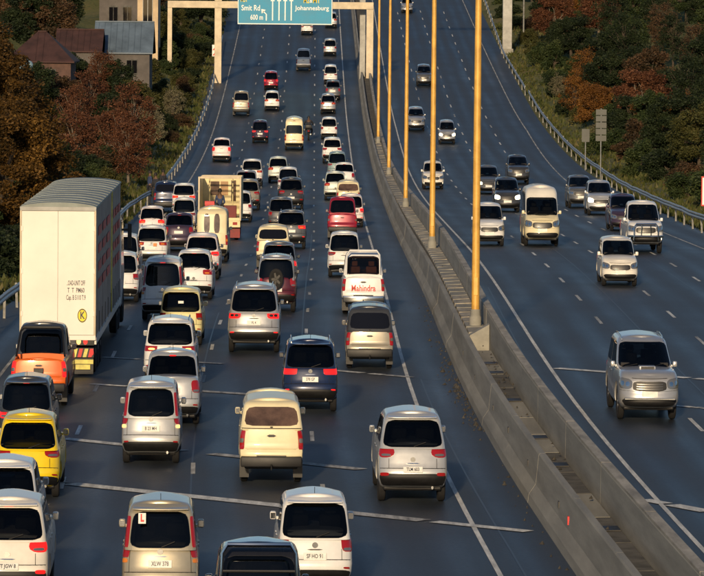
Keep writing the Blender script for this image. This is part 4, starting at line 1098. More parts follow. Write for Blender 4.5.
STAND = dict(pelvis=(0,0,.95), waist=(0,0,1.1), chest=(0,.0,1.33), neck=(0,.0,1.5), head=(0,.02,1.62), crown=(0,.02,1.70), shL=(-.17,0,1.42), shR=(.17,0,1.42), elL=(-.23,-.03,1.14), elR=(.24,.02,1.14),
             wrL=(-.20,.10,.93), wrR=(.18,.20,1.05), haL=(-.19,.14,.86), haR=(.13,.27,1.07), hipL=(-.09,0,.90), hipR=(.09,0,.90), knL=(-.11,.03,.49), knR=(.12,.0,.49), anL=(-.12,-.02,.09), anR=(.14,-.04,.09), toL=(-.14,.14,.04), toR=(.17,.12,.04))
SIT = dict(pelvis=(0,0,.12), waist=(0,-.02,.27), chest=(0,-.0,.50), neck=(0,.03,.67), head=(0,.06,.79), crown=(0,.06,.87), shL=(-.17,0,.59), shR=(.17,0,.59), elL=(-.24,.08,.34), elR=(.24,.08,.34),
           wrL=(-.15,.28,.26), wrR=(.15,.28,.26), haL=(-.11,.36,.25), haR=(.11,.36,.25), hipL=(-.10,.03,.11), hipR=(.10,.03,.11), knL=(-.16,.40,.30), knR=(.16,.40,.30), anL=(-.13,.52,-.06), anR=(.13,.52,-.06), toL=(-.14,.64,-.10), toR=(.14,.64,-.10))
RIDE = dict(pelvis=(0,-.10,.86), waist=(0,-.06,1.0), chest=(0,.10,1.22), neck=(0,.20,1.38), head=(0,.26,1.50), crown=(0,.27,1.58), shL=(-.18,.12,1.31), shR=(.18,.12,1.31), elL=(-.30,.30,1.10), elR=(.30,.30,1.10),
            wrL=(-.30,.52,1.04), wrR=(.30,.52,1.04), haL=(-.30,.58,1.03), haR=(.30,.58,1.03), hipL=(-.12,-.06,.83), hipR=(.12,-.06,.83), knL=(-.24,.30,.68), knR=(.24,.30,.68), anL=(-.20,.06,.34), anR=(.20,.06,.34), toL=(-.22,.20,.30), toR=(.22,.20,.30))

# ------------------------------------------------------------------ articulated box truck
def box_truck():
    X, Y = -6.90, 74.9
    root = empty("box_truck", mw=heading_matrix(X, Y, True)); tag(root, "tall articulated truck with a plain white rear and arched grey roof", "truck")
    mat("truck_white", (.74, .70, .63), .5, noise=(.7, .10)); mat("curtain", (.30, .25, .23), .6, noise=(1.3, .4)); mat("tarp", (.24, .27, .25), .6, noise=(1.0, .35)); mat("truck_red", (.55, .03, .05), .5, noise=(3, .4)); mat("strip_yellow", (.62, .55, .12), .45, noise=(5,.3))
    W, z0, z1, L = 1.30, .92, 3.98, 15.6
    B = lambda mb, n, m, p=root, **k: mb.build(n, m, p, sx=Q, **k)
    B(MB().box(-W + .03, W - .03, .05, L, z0, z1 - .02), "box_body", "truck_white")
    for s in (-1, 1):
        d = B(MB().box(-W + .06 if s < 0 else .0015, -.0015 if s < 0 else W - .06, .0, .049, z0 + .06, z1 - .09, .012), "rear_door", "truck_white")
        for z in (z0 + .5, z0 + 1.5, z0 + 2.5): B(MB().box((W - .075) * s - .03, (W - .075) * s + .03, -.02, -.001, z, z + .12, .006), "hinge", "truck_white", d)
        B(MB().box((W - .03) * s - .03, (W - .03) * s + .03, -.012, .05, z0, z1 - .02, .008), "corner_post", "gantry_paint")
    B(MB().box(-W, W, -.014, .06, z1 - .085, z1 + .01, .01), "header_rail", "gantry_grey")
    B(MB().box(-W, W, -.014, .06, z0 - .06, z0 + .055, .01), "sill_rail", "truck_white")
    arch = [(-W - .01, z1 - .02)] + [(W * math.sin(math.radians(a)) / math.sin(math.radians(70)), z1 + .012 + .16 * (math.cos(math.radians(a)) - math.cos(math.radians(70)))) for a in range(-70, 71, 10)] + [(W + .01, z1 - .02)]
    B(MB().prism(arch, .0, L), "roof", "tarp", smooth=True, sharp=30)
    for k in range(12): B(MB().prism([(x, z + .012) for x, z in arch[1:-1]] + [(x, z - .0) for x, z in reversed(arch[1:-1])], .6 + k*1.25, .64 + k*1.25), "roof_seam", "tarp")
    for s in (-1, 1):
        for a, b in ((.1, 9.4), (9.56, L - .02)):
            n = 24; vs = []; fs = []
            for i in range(n + 1):
                y = a + (b - a) * i / n
                for j, z in enumerate((z0 + .02, (z0 + z1) / 2, z1 - .05)):
                    vs.append((s * (W - .02 + .012 * math.sin(i * 2.3) * (1 if j == 1 else .3)), y, z))
            for i in range(n):
                for j in range(2): fs.append((i*3 + j, i*3 + 3 + j, i*3 + 4 + j, i*3 + 1 + j))
            c = B(MB().add(vs, fs), "side_curtain", "curtain", smooth=True, sharp=80)
            for r_ in range(4):
                zz = z1 - .62 - r_ * .42
                for q_ in range(3):
                    yy = a + (b - a) * (.14 + .27 * q_)
                    B(MB().box(s*(W + .002) - .002, s*(W + .002) + .002, yy, yy + (b - a) * .19, zz - .11, zz + .11), "red_print", "truck_red", c)
            for k in range(6):
                yy = a + .3 + (b - a - .6) * k / 5
                B(MB().box(s*(W - .004) - .008, s*(W - .004) + .008, yy - .02, yy + .02, z0 - .12, z0 + .5), "strap", "black_trim", c)
        B(MB().box(s*(W - .02) - .04, s*(W - .02) + .04, 9.42, 9.54, z0 - .02, z1), "side_post", "strip_yellow")
        B(MB().box(s*(W - .03) - .05, s*(W - .03) + .05, .06, L, z0 - .16, z0 - .001), "side_rail", "truck_white")
    B(MB().box(-.5, -.3, .3, L, .72, z0 - .01).box(.3, .5, .3, L, .72, z0 - .01), "chassis", "black_trim")
    B(MB().box(-W + .05, W - .05, .02, .16, .74, .915, .01), "light_board", "concrete_dark")
    for s in (-1, 1):
        for x, m in ((.95, "tail_lit"), (.72, "amber_lit"), (.52, "lamp_clear")):
            B(MB().add(*disc(s * x, .015, .83, .075)), "tail_light", m)
    B(MB().box(-W + .06, W - .06, .05, .15, .44, .68, .012), "underrun_bar", "black_trim")
    for s in (-1, 1):
        for k in range(4):
            x0 = s * (.5 + k * .18); m = ("strip_yellow", "sign_red")[k % 2]
            B(MB().ring_loft([[(x0, yy, .46), (x0 + s*.12, yy, .46), (x0 + s*.19, yy, .66), (x0 + s*.07, yy, .66)] for yy in (.04, .0495)]), "chevron", m)
        B(MB().add(*disc(s * 1.16, .035, .57, .07)), "marker_lamp", "tail_lit")
        B(MB().box(s*.85 - .37, s*.85 + .37, .055, .075, .30, .40), "reflective_strip", "strip_yellow")
        B(MB().box(s*.9 - .32, s*.9 + .32, .08, .10, .06, .43), "mud_flap", "black_trim")
    pl = B(MB().box(.62, 1.12, .02, .034, .17, .285, .004), "number_plate", "strip_yellow")
    # wheels: three trailer axles and the tractor
    tm, rm = wheel_meshes(.50, .30)
    for y in (1.5, 2.85, 4.2, 14.7, 16.05, 19.0):
        for s in (-1, 1):
            w = link("wheel", tm, "tyre", root, Matrix.Translation((s * 1.08 * Q, y, .50))); link("rim", rm, "rim", w)
        if y < 18: B(MB().tube([(-1.0, y, .5), (1.0, y, .5)], .07), "axle", "black_trim")
    for s in (-1, 1):
        for y in (1.5, 2.85, 4.2):
            B(MB().prism([(s*1.25, 1.02), (s*.9, 1.02), (s*.9, 1.04), (s*1.25, 1.04)], y - .5, y + .5), "mudguard", "black_trim")
    cabm = Hull([0, .1, .3, .5, .7, .85, .95, 1], [(0, 1.2), (.3, 1.24), (.8, 1.2), (1, 1.0)], [(0, 17.0), (1, 17.1)], [(0, 19.7), (.4, 19.7), (.8, 19.35), (1, 18.8)], lambda s, y: .55 + s * 2.75, .1, .35, 4, 3, 0, 0, .08, .05)
    me = cabm.mesh("cab"); me.polygons.foreach_set("use_smooth", [True] * len(me.polygons)); me.set_sharp_from_angle(angle=math.radians(40))
    cb = link("cab", squeeze(me), paint("white"), root)
    link("windscreen", squeeze(patch(cabm.front, -1.1, 1.1, .52, .86, 10, 6, 7, .01, centre=(0, 18.1, 1.8))), "glass", cb)
    for s in (-1, 1):
        link("side_window", squeeze(patch(lambda y, q, s=s: cabm.side(s, y, q), 18.0, 19.1, .52, .84, 6, 5, 7, .008, centre=(0, 18.1, 1.8))), "glass", cb)
        B(MB().box(s*1.45 - .08, s*1.45 + .08, 19.3, 19.4, 2.0, 2.7, .02).box(min(s*1.2, s*1.45), max(s*1.2, s*1.45), 19.33, 19.37, 2.5, 2.56), "mirror", "black_trim", cb)
    # markings on the right hand door
    for k, (t, w) in enumerate((("..OAD-UNIT OFF", .62), ("T  T  PM60", .58), ("Cap. B 5110 T.9", .66))):
        me = text_mesh(t, .16, 1.0, .002, .002); xs = [v.co.x for v in me.vertices]; sc = w / (max(xs) - min(xs))
        link("door_lettering", me, "plate_ink", root, Matrix.Translation((.62*Q, -.003, z0 + 1.28 - .17*k)) @ Matrix.Rotation(math.pi/2, 4, 'X') @ Matrix.Diagonal((sc * Q, 1, 1, 1)))
    bd = B(MB().add(*disc(.84, -.004, z0 + .52, .165, 24)), "round_badge", "sign_yellow"); B(MB().add(*disc(.84, -.006, z0 + .52, .16, 24, .135)), "badge_ring", "sign_black", bd)
    link("badge_letter", text_mesh("K", .24, 1.0, .006, .002), "plate_ink", bd, Matrix.Translation((.84*Q, -.010, z0 + .52)) @ Matrix.Rotation(math.pi/2, 4, 'X') @ Matrix.Diagonal((Q, 1, 1, 1)))
    return root

def disc(x, y, z, r, n=14, rin=0.0):
    """a flat round plate facing -y"""
    if rin:
        vs = []; fs = []
        for k in range(n):
            a = 2*math.pi*k/n
            for rr, yy in ((r, y), (rin, y), (rin, y + .003), (r, y + .003)): vs.append((x + rr*math.cos(a), yy, z + rr*math.sin(a)))
        for k in range(n):
            a, b = 4*k, 4*((k+1) % n)
            for i in range(4): fs.append((a + i, b + i, b + (i+1) % 4, a + (i+1) % 4))
        return vs, fs
    vs = [(x + r*math.cos(2*math.pi*k/n), y, z + r*math.sin(2*math.pi*k/n)) for k in range(n)] + [(x + r*math.cos(2*math.pi*k/n), y + .03, z + r*math.sin(2*math.pi*k/n)) for k in range(n)]
    fs = [tuple(range(n)), tuple(reversed(range(n, 2*n)))] + [(k, n + k, n + (k+1) % n, (k+1) % n) for k in range(n)]
    return vs, fs
box_truck()

def open_truck():
    X, Y = -5.62, 135.0
    root = empty("open_truck", mw=heading_matrix(X, Y, True)); tag(root, "cream truck with an open-backed load body holding a red crate and a rider", "truck")
    B = lambda mb, n, m, p=root, **k: mb.build(n, m, p, sx=Q, **k)
    mat("body_cream", (.70, .60, .34), .5, noise=(1.0, .2)); mat("ply", (.42, .26, .14), .7, noise=(1.5, .3))
    W, L, zf, zt = 1.27, 5.6, .95, 2.62
    B(MB().box(-W, W, 0, L, zf - .12, zf), "deck", "body_cream"); 
    for s in (-1, 1): B(MB().box(s*W - .03, s*W + .03, 0.05, L, zf + .002, zt), "side_wall", "body_cream")
    fw = B(MB().box(-W + .035, W - .035, L - .06, L, zf + .002, zt), "front_wall", "body_cream")
    for x0, x1, z0, z1, m in ((-.75, -.2, 1.75, 2.35, "glass_brown"), (-.12, .35, 1.75, 2.35, "ply"), (.55, .85, 1.5, 2.4, "glass_brown")):
        B(MB().box(x0, x1, L - .085, L - .062, z0, z1, .005), "wall_panel", m, fw)
    for s in (-1, 1):
        B(MB().box(s*W - .05, s*W + .05, -.06, .045, zf - .12, zt + .06, .01), "rear_post", "gantry_paint")
        B(MB().tube([(s*.72, L*.5, zf), (s*.72, L*.5, zt)], .04), "inner_post", "body_cream")
    B(MB().box(-W + .055, W - .055, -.05, .04, zt - .02, zt + .06, .01), "rear_beam", "gantry_paint")
    for k in range(4): B(MB().box(-W + .04, W - .04, .9 + k*.95, .96 + k*.95, zt - .03, zt + .03), "roof_bow", "gantry_paint")
    B(MB().box(-W, W, -.03, .0, zf - .40, zf - .125, .008), "tail_board", "body_cream")
    B(MB().box(-.6, .6, .2, L + 1.6, .55, zf - .13), "chassis", "black_trim")
    for s in (-1, 1):
        B(MB().box(s*.95 - .14, s*.95 + .14, -.045, -.031, zf - .30, zf - .18, .004), "tail_light", "tail_red"); B(MB().box(s*.95 - .3, s*.95 + .3, .25, .28, .1, .6), "mud_flap", mat("flap_red", (.22, .02, .02), .6, noise=(4,.4)))
    tm, rm = wheel_meshes(.42, .26)
    for y in (.9, 6.2):
        for s in (-1, 1):
            w = link("wheel", tm, "tyre", root, Matrix.Translation((s * 1.02 * Q, y, .42))); link("rim", rm, "rim", w)
    cabm = Hull([0, .2, .5, .8, .93, 1], [(0, 1.0), (.5, 1.02), (.9, .9), (1, .78)], [(0, L + .1), (1, L + .15)], [(0, L + 1.9), (.45, L + 1.9), (.9, L + 1.4), (1, L + 1.2)], lambda s, y: .5 + 1.7*s, .08, .3, 4, 3, 0, 0, .05, .04)
    me = cabm.mesh("cab"); me.polygons.foreach_set("use_smooth", [True] * len(me.polygons)); me.set_sharp_from_angle(angle=math.radians(40))
    cb = link("cab", squeeze(me), paint("cream"), root)
    link("windscreen", squeeze(patch(cabm.front, -1.1, 1.1, .52, .88, 10, 6, 7, .01, centre=(0, L + 1, 1.3))), "glass", cb)
    mwr = root.matrix_world.copy()
    def inside(name, loc, label, cat):
        e = empty(name, mw=mwr @ Matrix.Translation((loc[0]*Q, loc[1], loc[2]))); tag(e, label, cat); return e
    c = inside("crate", (-.62, .35, zf + .003), "bright red crate at the tail of the open cream truck", "crate")
    mat("crate_red", (.55, .015, .02), .45, noise=(2, .15))
    MB().box(-.30, .30, -.25, .25, 0, .08, .01).build("base", "crate_red", c, sx=Q)
    for k in range(3):
        z = .10 + k * .21
        MB().box(-.30, .30, -.25, .25, z, z + .17, .01).build("slat", "crate_red", c, sx=Q)
    MB().box(-.27, .27, -.22, .22, .02, .68).build("lining", "crate_red", c, sx=Q)
    c = inside("cardboard_box", (.62, .55, zf + .003), "dark maroon box at the right tail of the open cream truck", "box")
    MB().box(-.4, .4, -.4, .4, 0, .5, .012).build("carton", mat("carton", (.16, .03, .03), .7, noise=(2, .3)), c, sx=Q); MB().box(-.405, .405, -.06, .06, .3, .505).build("tape", "ply", c, sx=Q)
    c = inside("stool_box", (.0, .5, zf + .003), "low wooden box under the rider in the open truck", "box")
    MB().box(-.28, .28, -.22, .22, 0, .26, .01).build("carton", "ply", c, sx=Q); MB().box(-.285, .285, -.03, .03, .1, .265).build("tape", "concrete", c, sx=Q)
    e = empty("person", mw=mwr @ Matrix.Translation((0, .5, zf + .30)) @ Matrix.Rotation(math.pi, 4, 'Z') @ Matrix.Diagonal((.82, 1, 1, 1)))
    tag(e, "person in dark blue sitting at the back of the open cream truck", "person")
    person(e, SIT, "cloth_blue", "cloth_dark")
open_truck()

def motorbike(X, Y):
    mw = heading_matrix(X, Y, True)
    root = empty("motorbike", mw=mw); tag(root, "dark motorbike filtering beside the cream minibus", "motorbike")
    for y in (-.65, .72):
        w = link("wheel", MB().lathe_x([(-.05, .24), (-.06, .28), (0, .31), (.06, .28), (.05, .24)], 0, 0, 0, 18).mesh("tyre", True, 50), "tyre", root, Matrix.Translation((0, y, .31)))
        link("rim", MB().lathe_x([(-.03, .24), (.03, .24)], 0, 0, 0, 18).mesh("rim"), "rim", w)
    MB().tube([(0, -.65, .31), (0, -.2, .5), (0, .3, .62), (0, .5, .8)], .05).tube([(-.07, .72, .31), (-.07, .5, .95)], .025).tube([(.07, .72, .31), (.07, .5, .95)], .025).build("frame", "black_trim", root, True)
    MB().box(-.12, .12, -.1, .4, .62, .86, .06).build("tank", paint("darkgrey"), root, True)
    MB().box(-.13, .13, -.75, -.08, .70, .80, .03).build("seat", "black_trim", root, True)
    MB().box(-.22, .22, -.98, -.6, .82, 1.08, .04).build("top_box", "black_trim", root, True)
    MB().box(-.07, .07, -.99, -.9, .62, .70, .01).build("tail_light", "tail_red", root)
    MB().tube([(-.32, .55, 1.02), (0, .5, .98), (.32, .55, 1.02)], .018).build("handlebar", "black_trim", root, True)
    MB().tube([(.12, .3, .35), (.14, -.7, .42)], .045).build("exhaust", "chrome", root, True)
    e = empty("person", mw=mw.copy()); tag(e, "helmeted rider in dark clothes on the motorbike", "person")
    person(e, RIDE, "cloth_dark", "cloth_dark", "sign_black")
motorbike(-3.10, 221.6)
for (o_, Y, rz, lab, sh) in ((-10.35, 160.5, 2.6, "person in dark clothes at the guardrail gap, nearer the camera", "cloth_dark"), (-10.75, 162.6, -1.2, "person in dark blue behind the other at the guardrail gap", "cloth_blue"),
                             (-10.15, 164.2, .6, "person in dark clothes standing in front of the navy pickup", "cloth_dark")):
    e = empty("person", at(o_, Y), rz); tag(e, lab, "person", "people at the guardrail gap"); e.scale = (.85, .9, 1)
    person(e, STAND, sh, "cloth_dark")
# ------------------------------------------------------------------ the queue on the left, the traffic on the right
_cy = [0]
def vary(kind, k):
    if kind == 'hatch' and not k.get('plate'):
        _cy[0] += 1; return ('hatch', 'hatch2', 'hatch3')[_cy[0] % 3]
    return kind
def L(kind, X, Y, color, label, cat='car', **k):
    kind = vary(kind, k); return vehicle(kind, X, Y, color, label, cat, True, **k)
def R(kind, X, Y, color, label, cat='car', **k):
    kind = vary(kind, k); return vehicle(kind, X, Y, color, label, cat, False, **k)
WQ = "cars queued on the left carriageway"; TR = "oncoming vehicles on the right carriageway"; FQ = "far vehicles on the left carriageway"
L('hatch', -0.54, 48.3, 'white', "white hatchback with big red tail lights at the bottom centre", plate="SF HO 91", group=WQ)
L('dcab', -1.18, 41.6, 'black', "black pickup with silver roof hoop cut off by the bottom edge", 'pickup', group=WQ, roles=dict(cabin='black'))
L('tall', -2.80, 47.1, 'gold', "gold silver hatchback with white learner sticker in its rear window", plate="XLW 378", group=WQ)
L('suv', -5.07, 47.4, 'warmwhite', "white SUV with lit tail lights in the bottom left corner", plate="FT JGW 8", lit=('tail', 'brake'), group=WQ, scale=.97)
L('hatch', -5.59, 51.5, 'white', "white hatchback between the yellow hatchback and the corner SUV", group=WQ)
L('clio', -5.78, 57.2, 'yellow', "bright yellow rounded hatchback in the leftmost lane", group=WQ)
L('hatch', -6.35, 62.5, 'darkgrey', "dark grey hatchback with glowing brake lights ahead of the yellow one", lit=('tail', 'brake'), group=WQ, scale=.97)
L('dcab', -6.78, 69.7, 'orange', "orange double cab pickup right behind the articulated truck", 'pickup', lit=('tail', 'brake'), group=WQ, scale=.96, roles=dict(cabin='darkgrey', mirror='black'))
L('tall', -3.84, 61.4, 'lightsilver', "silver hatchback with tall pillar lights, nearest in the second lane", plate="B 23 MH", lit=('amber',), group=WQ)
L('sedan', -3.75, 66.9, 'lightsilver', "silver sedan just ahead of the tall silver hatchback", lit=('brake',), plate="TC 4", group=WQ)
L('cross', -4.16, 73.3, 'white', "white crossover with amber lit tail lights ahead of the silver sedan", lit=('amber',), group=WQ)
L('hatch', -4.39, 82.2, 'lemon', "lemon yellow hatchback with a pale sticker on its rear window", group=WQ, scale=.98)
L('mpv', -5.28, 89.3, 'white', "boxy white people carrier beside the lemon yellow hatchback", lit=('brake',), group=WQ)
L('hatch', -4.81, 97.3, 'white', "white hatchback with its high brake lamp glowing, behind the lit white SUV", lit=('brake',), group=WQ)
L('suv', -5.04, 107.4, 'pinkwhite', "white SUV with glowing red lights behind the cream barn-door van", lit=('tail', 'brake'), group=WQ, scale=.95)
L('van', -5.20, 118.6, 'cream', "cream van with two tall narrow rear windows", 'van', group=WQ)
L('cross', -7.19, 114.7, 'white', "white crossover with orange badge on its tailgate in the leftmost lane", group=WQ, scale=.95)
L('hatch', -7.63, 106.4, 'white', "white hatchback half hidden by the truck, farther one of two", group=WQ)
L('hatch', -6.95, 95.8, 'white', "white hatchback half hidden by the truck, nearer one of two", group=WQ)
L('hatch', -8.45, 134.7, 'pinkwhite', "white hatchback with lit tail lights, closest of the white cars to the guardrail", lit=('tail',), group=WQ, scale=.95)
L('sedan', -6.86, 126.5, 'plum', "dark plum sedan beside the white hatchbacks near the guardrail", group=WQ)
L('hatch', -7.47, 141.8, 'white', "white hatchback directly ahead of the dark plum sedan", group=WQ, scale=.95)
L('cross', -8.19, 155.2, 'white', "white crossover with roof rails beside the navy pickup", lit=('tail',), group=WQ, scale=.95)
L('canopy', -9.10, 155.9, 'navy', "navy pickup with closed canopy stopped at the guardrail gap", 'pickup', roles=dict(cglass='glass'), scale=.97)
L('hatch', -5.25, 149.1, 'white', "white hatchback half hidden behind the open cream truck", group=WQ, scale=.97)
L('cross', -5.67, 179.6, 'white', "white crossover leading the three cars ahead of the open truck", group=WQ)
L('sedan', -5.63, 168.7, 'silver', "silver sedan right behind the leading white crossover", group=WQ)
L('suv', -5.21, 159.0, 'champagne', "greyish green SUV between the silver sedan and the open truck", group=WQ, scale=.95)
L('hatch', -4.30, 183.6, 'palegreen', "pale greenish hatchback at the head of the third lane's dense queue", group=WQ)
L('hatch', -3.48, 171.7, 'white', "white hatchback with only its roof and window above the black SUV", group=WQ)
L('suv', -3.07, 159.4, 'darkgrey', "black SUV in the third lane with a white hatchback's roof behind it", group=WQ)
L('hatch', -3.19, 142.4, 'grey', "grey hatchback peeping out left of the silver crossover", group=WQ)
L('cross', -2.47, 128.8, 'grey', "grey crossover with a lit red light ahead of the cream canopy pickup", lit=('tail',), group=WQ)
L('canopy', -2.81, 113.4, 'cream', "cream pickup with canopy farther up the third lane", 'pickup', group=WQ, roles=dict(cglass='glass'))
L('hatch', -2.34, 102.3, 'grey', "grey hatchback with pink brake lamp behind the far cream pickup", lit=('brake', 'tail'), group=WQ)
L('sparesuv', -2.19, 92.4, 'darkred', "dark red off-roader with sky reflection painted on its roof ahead of the silver SUV", lit=('amber',), roles=dict(cabin='silver', bumper='black_trim'), group=WQ)  # cabin silver paints the sky's reflection on a dark red roof
L('bigsuv', -2.46, 80.6, 'silver', "large silver SUV with looped red tail lights", lit=('tail',), plate="FL 4", group=WQ)
L('cross', -0.89, 69.1, 'navy', "navy blue crossover with glowing tail lights in the third lane", lit=('tail',), plate="378 GP", group=WQ, roles=dict(amber='tail_lit'), skip=("indicator",))
L('canopy', -1.48, 59.2, 'cream', "cream pickup with canopy and brown tinted rear window, nearest the camera", 'pickup', plate="CZ 60 LV", group=WQ)
L('suv', 1.09, 57.1, 'lightsilver', "silver white SUV with slim red tail lights beside the barrier shoulder", plate="TLM 603", group=WQ)
L('halfton', 0.43, 77.2, 'champagne', "champagne grey pickup with a dark glass canopy behind the lettered white pickup", 'pickup', plate="T 9 CSG", group=WQ, roles=dict(canopy='darkgrey', cglass='glass', cabin='darkgrey'))
MAH = L('dcab', 0.32, 92.0, 'white', "white pickup with red maker's lettering across its tailgate", 'pickup', plate="HB 78 ZN", group=WQ, roles=dict(rglass='glass_bronze', bumper='chrome', seat='interior_tan'), scale=.98)
L('hatch', -0.28, 109.3, 'white', "white hatchback between the lettered pickup and the maroon pickup", group=WQ)
L('dcab', -0.44, 136.0, 'maroon', "maroon double cab pickup in the lane next to the barrier", 'pickup', group=WQ)
L('hatch', -0.07, 146.0, 'pinkwhite', "white hatchback with red light just ahead of the maroon pickup", lit=('tail',), group=WQ)
L('canopy', -0.23, 157.2, 'cream', "cream pickup with canopy two places ahead of the maroon pickup", 'pickup', group=WQ)
L('hatch', -0.94, 168.5, 'palegreen', "pale green hatchback left of the canopy pickup near the barrier", group=WQ)
L('sedan', -0.49, 177.6, 'white', "white sedan behind the teal hatchback in the barrier lane", group=WQ)
L('hatch', -0.94, 188.7, 'teal', "teal grey hatchback leading the barrier lane's queue", group=WQ)
L('suv', -1.33, 202.3, 'white', "white SUV alone between the queue and the white hatchback, barrier lane", group=FQ)
L('hatch', -1.69, 222.3, 'white', "white hatchback level with the cream minibus, barrier lane", group=FQ)
L('hatch', -1.92, 241.1, 'silver', "silver hatchback, barrier lane, behind the dark sedan", group=FQ)
L('sedan', -1.62, 250.8, 'grey', "dark sedan, barrier lane, between two lighter cars", group=FQ)
L('hatch', -1.90, 261.9, 'white', "white hatchback, barrier lane, ahead of the dark sedan", group=FQ)
L('hatch', -2.12, 282.6, 'lightsilver', "silver white hatchback, barrier lane, second from the sign", group=FQ)
L('hatch', -2.22, 305.5, 'lightsilver', "silver hatchback at the right lower corner of the blue sign", group=FQ)
L('hatch', -4.41, 299.4, 'white', "white hatchback just under the blue sign", group=FQ)
L('dcab', -4.27, 271.1, 'white', "white pickup on its own below the blue sign", 'pickup', group=FQ)
L('hatch', -6.65, 257.4, 'maroon', "maroon hatchback far up the second lane", lit=('tail',), group=FQ)
L('hatch', -6.19, 242.9, 'white', "white hatchback following the maroon hatchback", group=FQ)
L('dcab', -8.40, 239.1, 'champagne', "champagne pickup, farthest vehicle in the leftmost lane", 'pickup', group=FQ)
L('hatch', -6.37, 218.7, 'plum', "dark reddish hatchback between the white sedan and the cream minibus", lit=('tail',), group=FQ)
L('mini', -3.94, 213.2, 'cream', "cream minibus driving away up the third lane", 'minibus', group=FQ)
L('sedan', -8.32, 202.4, 'pinkwhite', "pinkish white sedan alone in the leftmost lane ahead of the queue", lit=('tail',), group=FQ)

R('bigsuv', 6.06, 65.5, 'silver', "big silver SUV with bonnet scoop and roof rails, nearest oncoming vehicle", group=TR, scale=.94, plate=None)
R('hatch', 8.02, 96.0, 'warmwhite', "small white hatchback in the middle of the right carriageway", group=TR, scale=.95)
R('dcab', 10.30, 112.8, 'white', "white pickup with chrome bull bar on the right carriageway", 'pickup', lit=('fog',), group=TR, scale=1.0)
R('sedan', 11.14, 131.2, 'plum', "dark plum sedan half hidden behind the bull bar pickup", group=TR)
R('hatch', 11.40, 147.3, 'lightsilver', "silver hatchback with a lit headlight beside the grey SUV", lit=('head',), group=TR, scale=1.05)
R('suv', 11.04, 155.2, 'grey', "grey SUV at the guardrail side of the silver hatchback", group=TR, scale=.97)
R('mini', 6.92, 117.3, 'cream', "oncoming cream minibus with a pale high roof", 'minibus', group=TR, scale=1.02, roles=dict(paint='cream', cabin='warmwhite'))
R('hatch', 5.00, 117.0, 'white', "white hatchback half behind the nearest lamp pole", group=TR)
R('hatch', 7.23, 149.8, 'darkgrey', "dark grey hatchback behind the oncoming minibus", lit=('head',), group=TR, scale=1.06)
R('sedan', 7.23, 170.9, 'grey', "grey sedan with glowing headlights right of the nearest lamp pole", lit=('head', 'fog'), group=TR)
R('suv', 9.42, 182.4, 'darkgrey', "dark SUV alone in the outer lanes beyond the minibus", group=TR)
R('hatch', 4.41, 176.0, 'warmwhite', "white hatchback half behind the second lamp pole", lit=('fog',), group=TR)
R('hatch', 6.42, 219.0, 'silver', "silver hatchback far up the right carriageway, right of another", group=TR, lit=('head',))
R('suv', 4.48, 229.1, 'silver', "silver SUV far up the right carriageway, left of a hatchback", group=TR)
R('suv', 5.73, 261.1, 'grey', "grey SUV, second farthest oncoming vehicle", group=TR)
R('hatch', 5.24, 319.6, 'silver', "silver hatchback at the top edge, farthest oncoming vehicle", group=TR)

def fit(root_name_label, fn):
    for o in bpy.data.objects:
        if o.get("label", "") == root_name_label: return fn(o)
# fittings of single vehicles
def f_mah(o):
    Lk_ = SPECS['dcab']['L']
    tg = [c for c in o.children if c.name.startswith("tailgate") and "handle" not in c.name][0]
    me = text_mesh("Mahindra", .26, 1.0, .003, .003); xs = [v.co.x for v in me.vertices]; sc = 1.02 / (max(xs) - min(xs))
    link("tailgate_lettering", me, "sign_red", o, Matrix.Translation((0, -Lk_/2 + .028, .80)) @ Matrix.Rotation(math.pi/2 - .03, 4, 'X') @ Matrix.Diagonal((sc * Q, 1, 1, 1)))
    MB().tube([(-.72, 1.56, 1.1), (-.70, 1.56, 1.72), (-.58, 1.56, 1.84), (.58, 1.56, 1.84), (.70, 1.56, 1.72), (.72, 1.56, 1.1)], .035).build("roll_bar", paint("white"), o, True, sx=Q, mw=Matrix.Translation((0, -Lk_/2, 0)))
fit("white pickup with red maker's lettering across its tailgate", f_mah)
def f_hoop(o):
    T_ = Matrix.Translation((0, -SPECS['dcab']['L']/2, 0))
    MB().tube([(-.74, 1.54, 1.12), (-.70, 1.54, 1.74), (-.60, 1.54, 1.85), (.60, 1.54, 1.85), (.70, 1.54, 1.74), (.74, 1.54, 1.12)], .035).build("roll_bar", "chrome", o, True, sx=Q, mw=T_)
    MB().tube([(-.72, 1.54, 1.5), (.72, 1.54, 1.5)], .02).tube([(-.73, 1.54, 1.3), (.73, 1.54, 1.3)], .02).build("cross_bar", "black_trim", o, True, sx=Q, mw=T_)
fit("black pickup with silver roof hoop cut off by the bottom edge", f_hoop)
def f_orange(o):
    T_ = Matrix.Translation((0, -SPECS['dcab']['L']/2, 0))
    MB().tube([(-.80, .9, 1.14), (-.70, 1.5, 1.66), (-.60, 1.55, 1.74), (.60, 1.55, 1.74), (.70, 1.5, 1.66), (.80, .9, 1.14)], .035).build("roll_bar", "black_trim", o, True, sx=Q, mw=T_)
    MB().box(-.16, .16, -.01, .05, .82, .93, .01).build("tailgate_badge", "black_trim", o, sx=Q, mw=T_)
fit("orange double cab pickup right behind the articulated truck", f_orange)
def f_scoop(o):
    T_ = Matrix.Translation((0, -SPECS['bigsuv']['L']/2, 0))
    MB().box(-.26, .26, 3.62, 4.0, 1.09, 1.175, .02).build("bonnet_scoop", paint("silver"), o, True, sx=Q, mw=T_)
    MB().box(-.21, .21, 3.995, 4.012, 1.115, 1.165).build("scoop_mouth", "black_trim", o, sx=Q, mw=T_)
    MB().box(-.80, .80, 4.70, 4.775, .50, .55, .01).build("chrome_strip", "chrome", o, sx=Q, mw=T_)
fit("big silver SUV with bonnet scoop and roof rails, nearest oncoming vehicle", f_scoop)
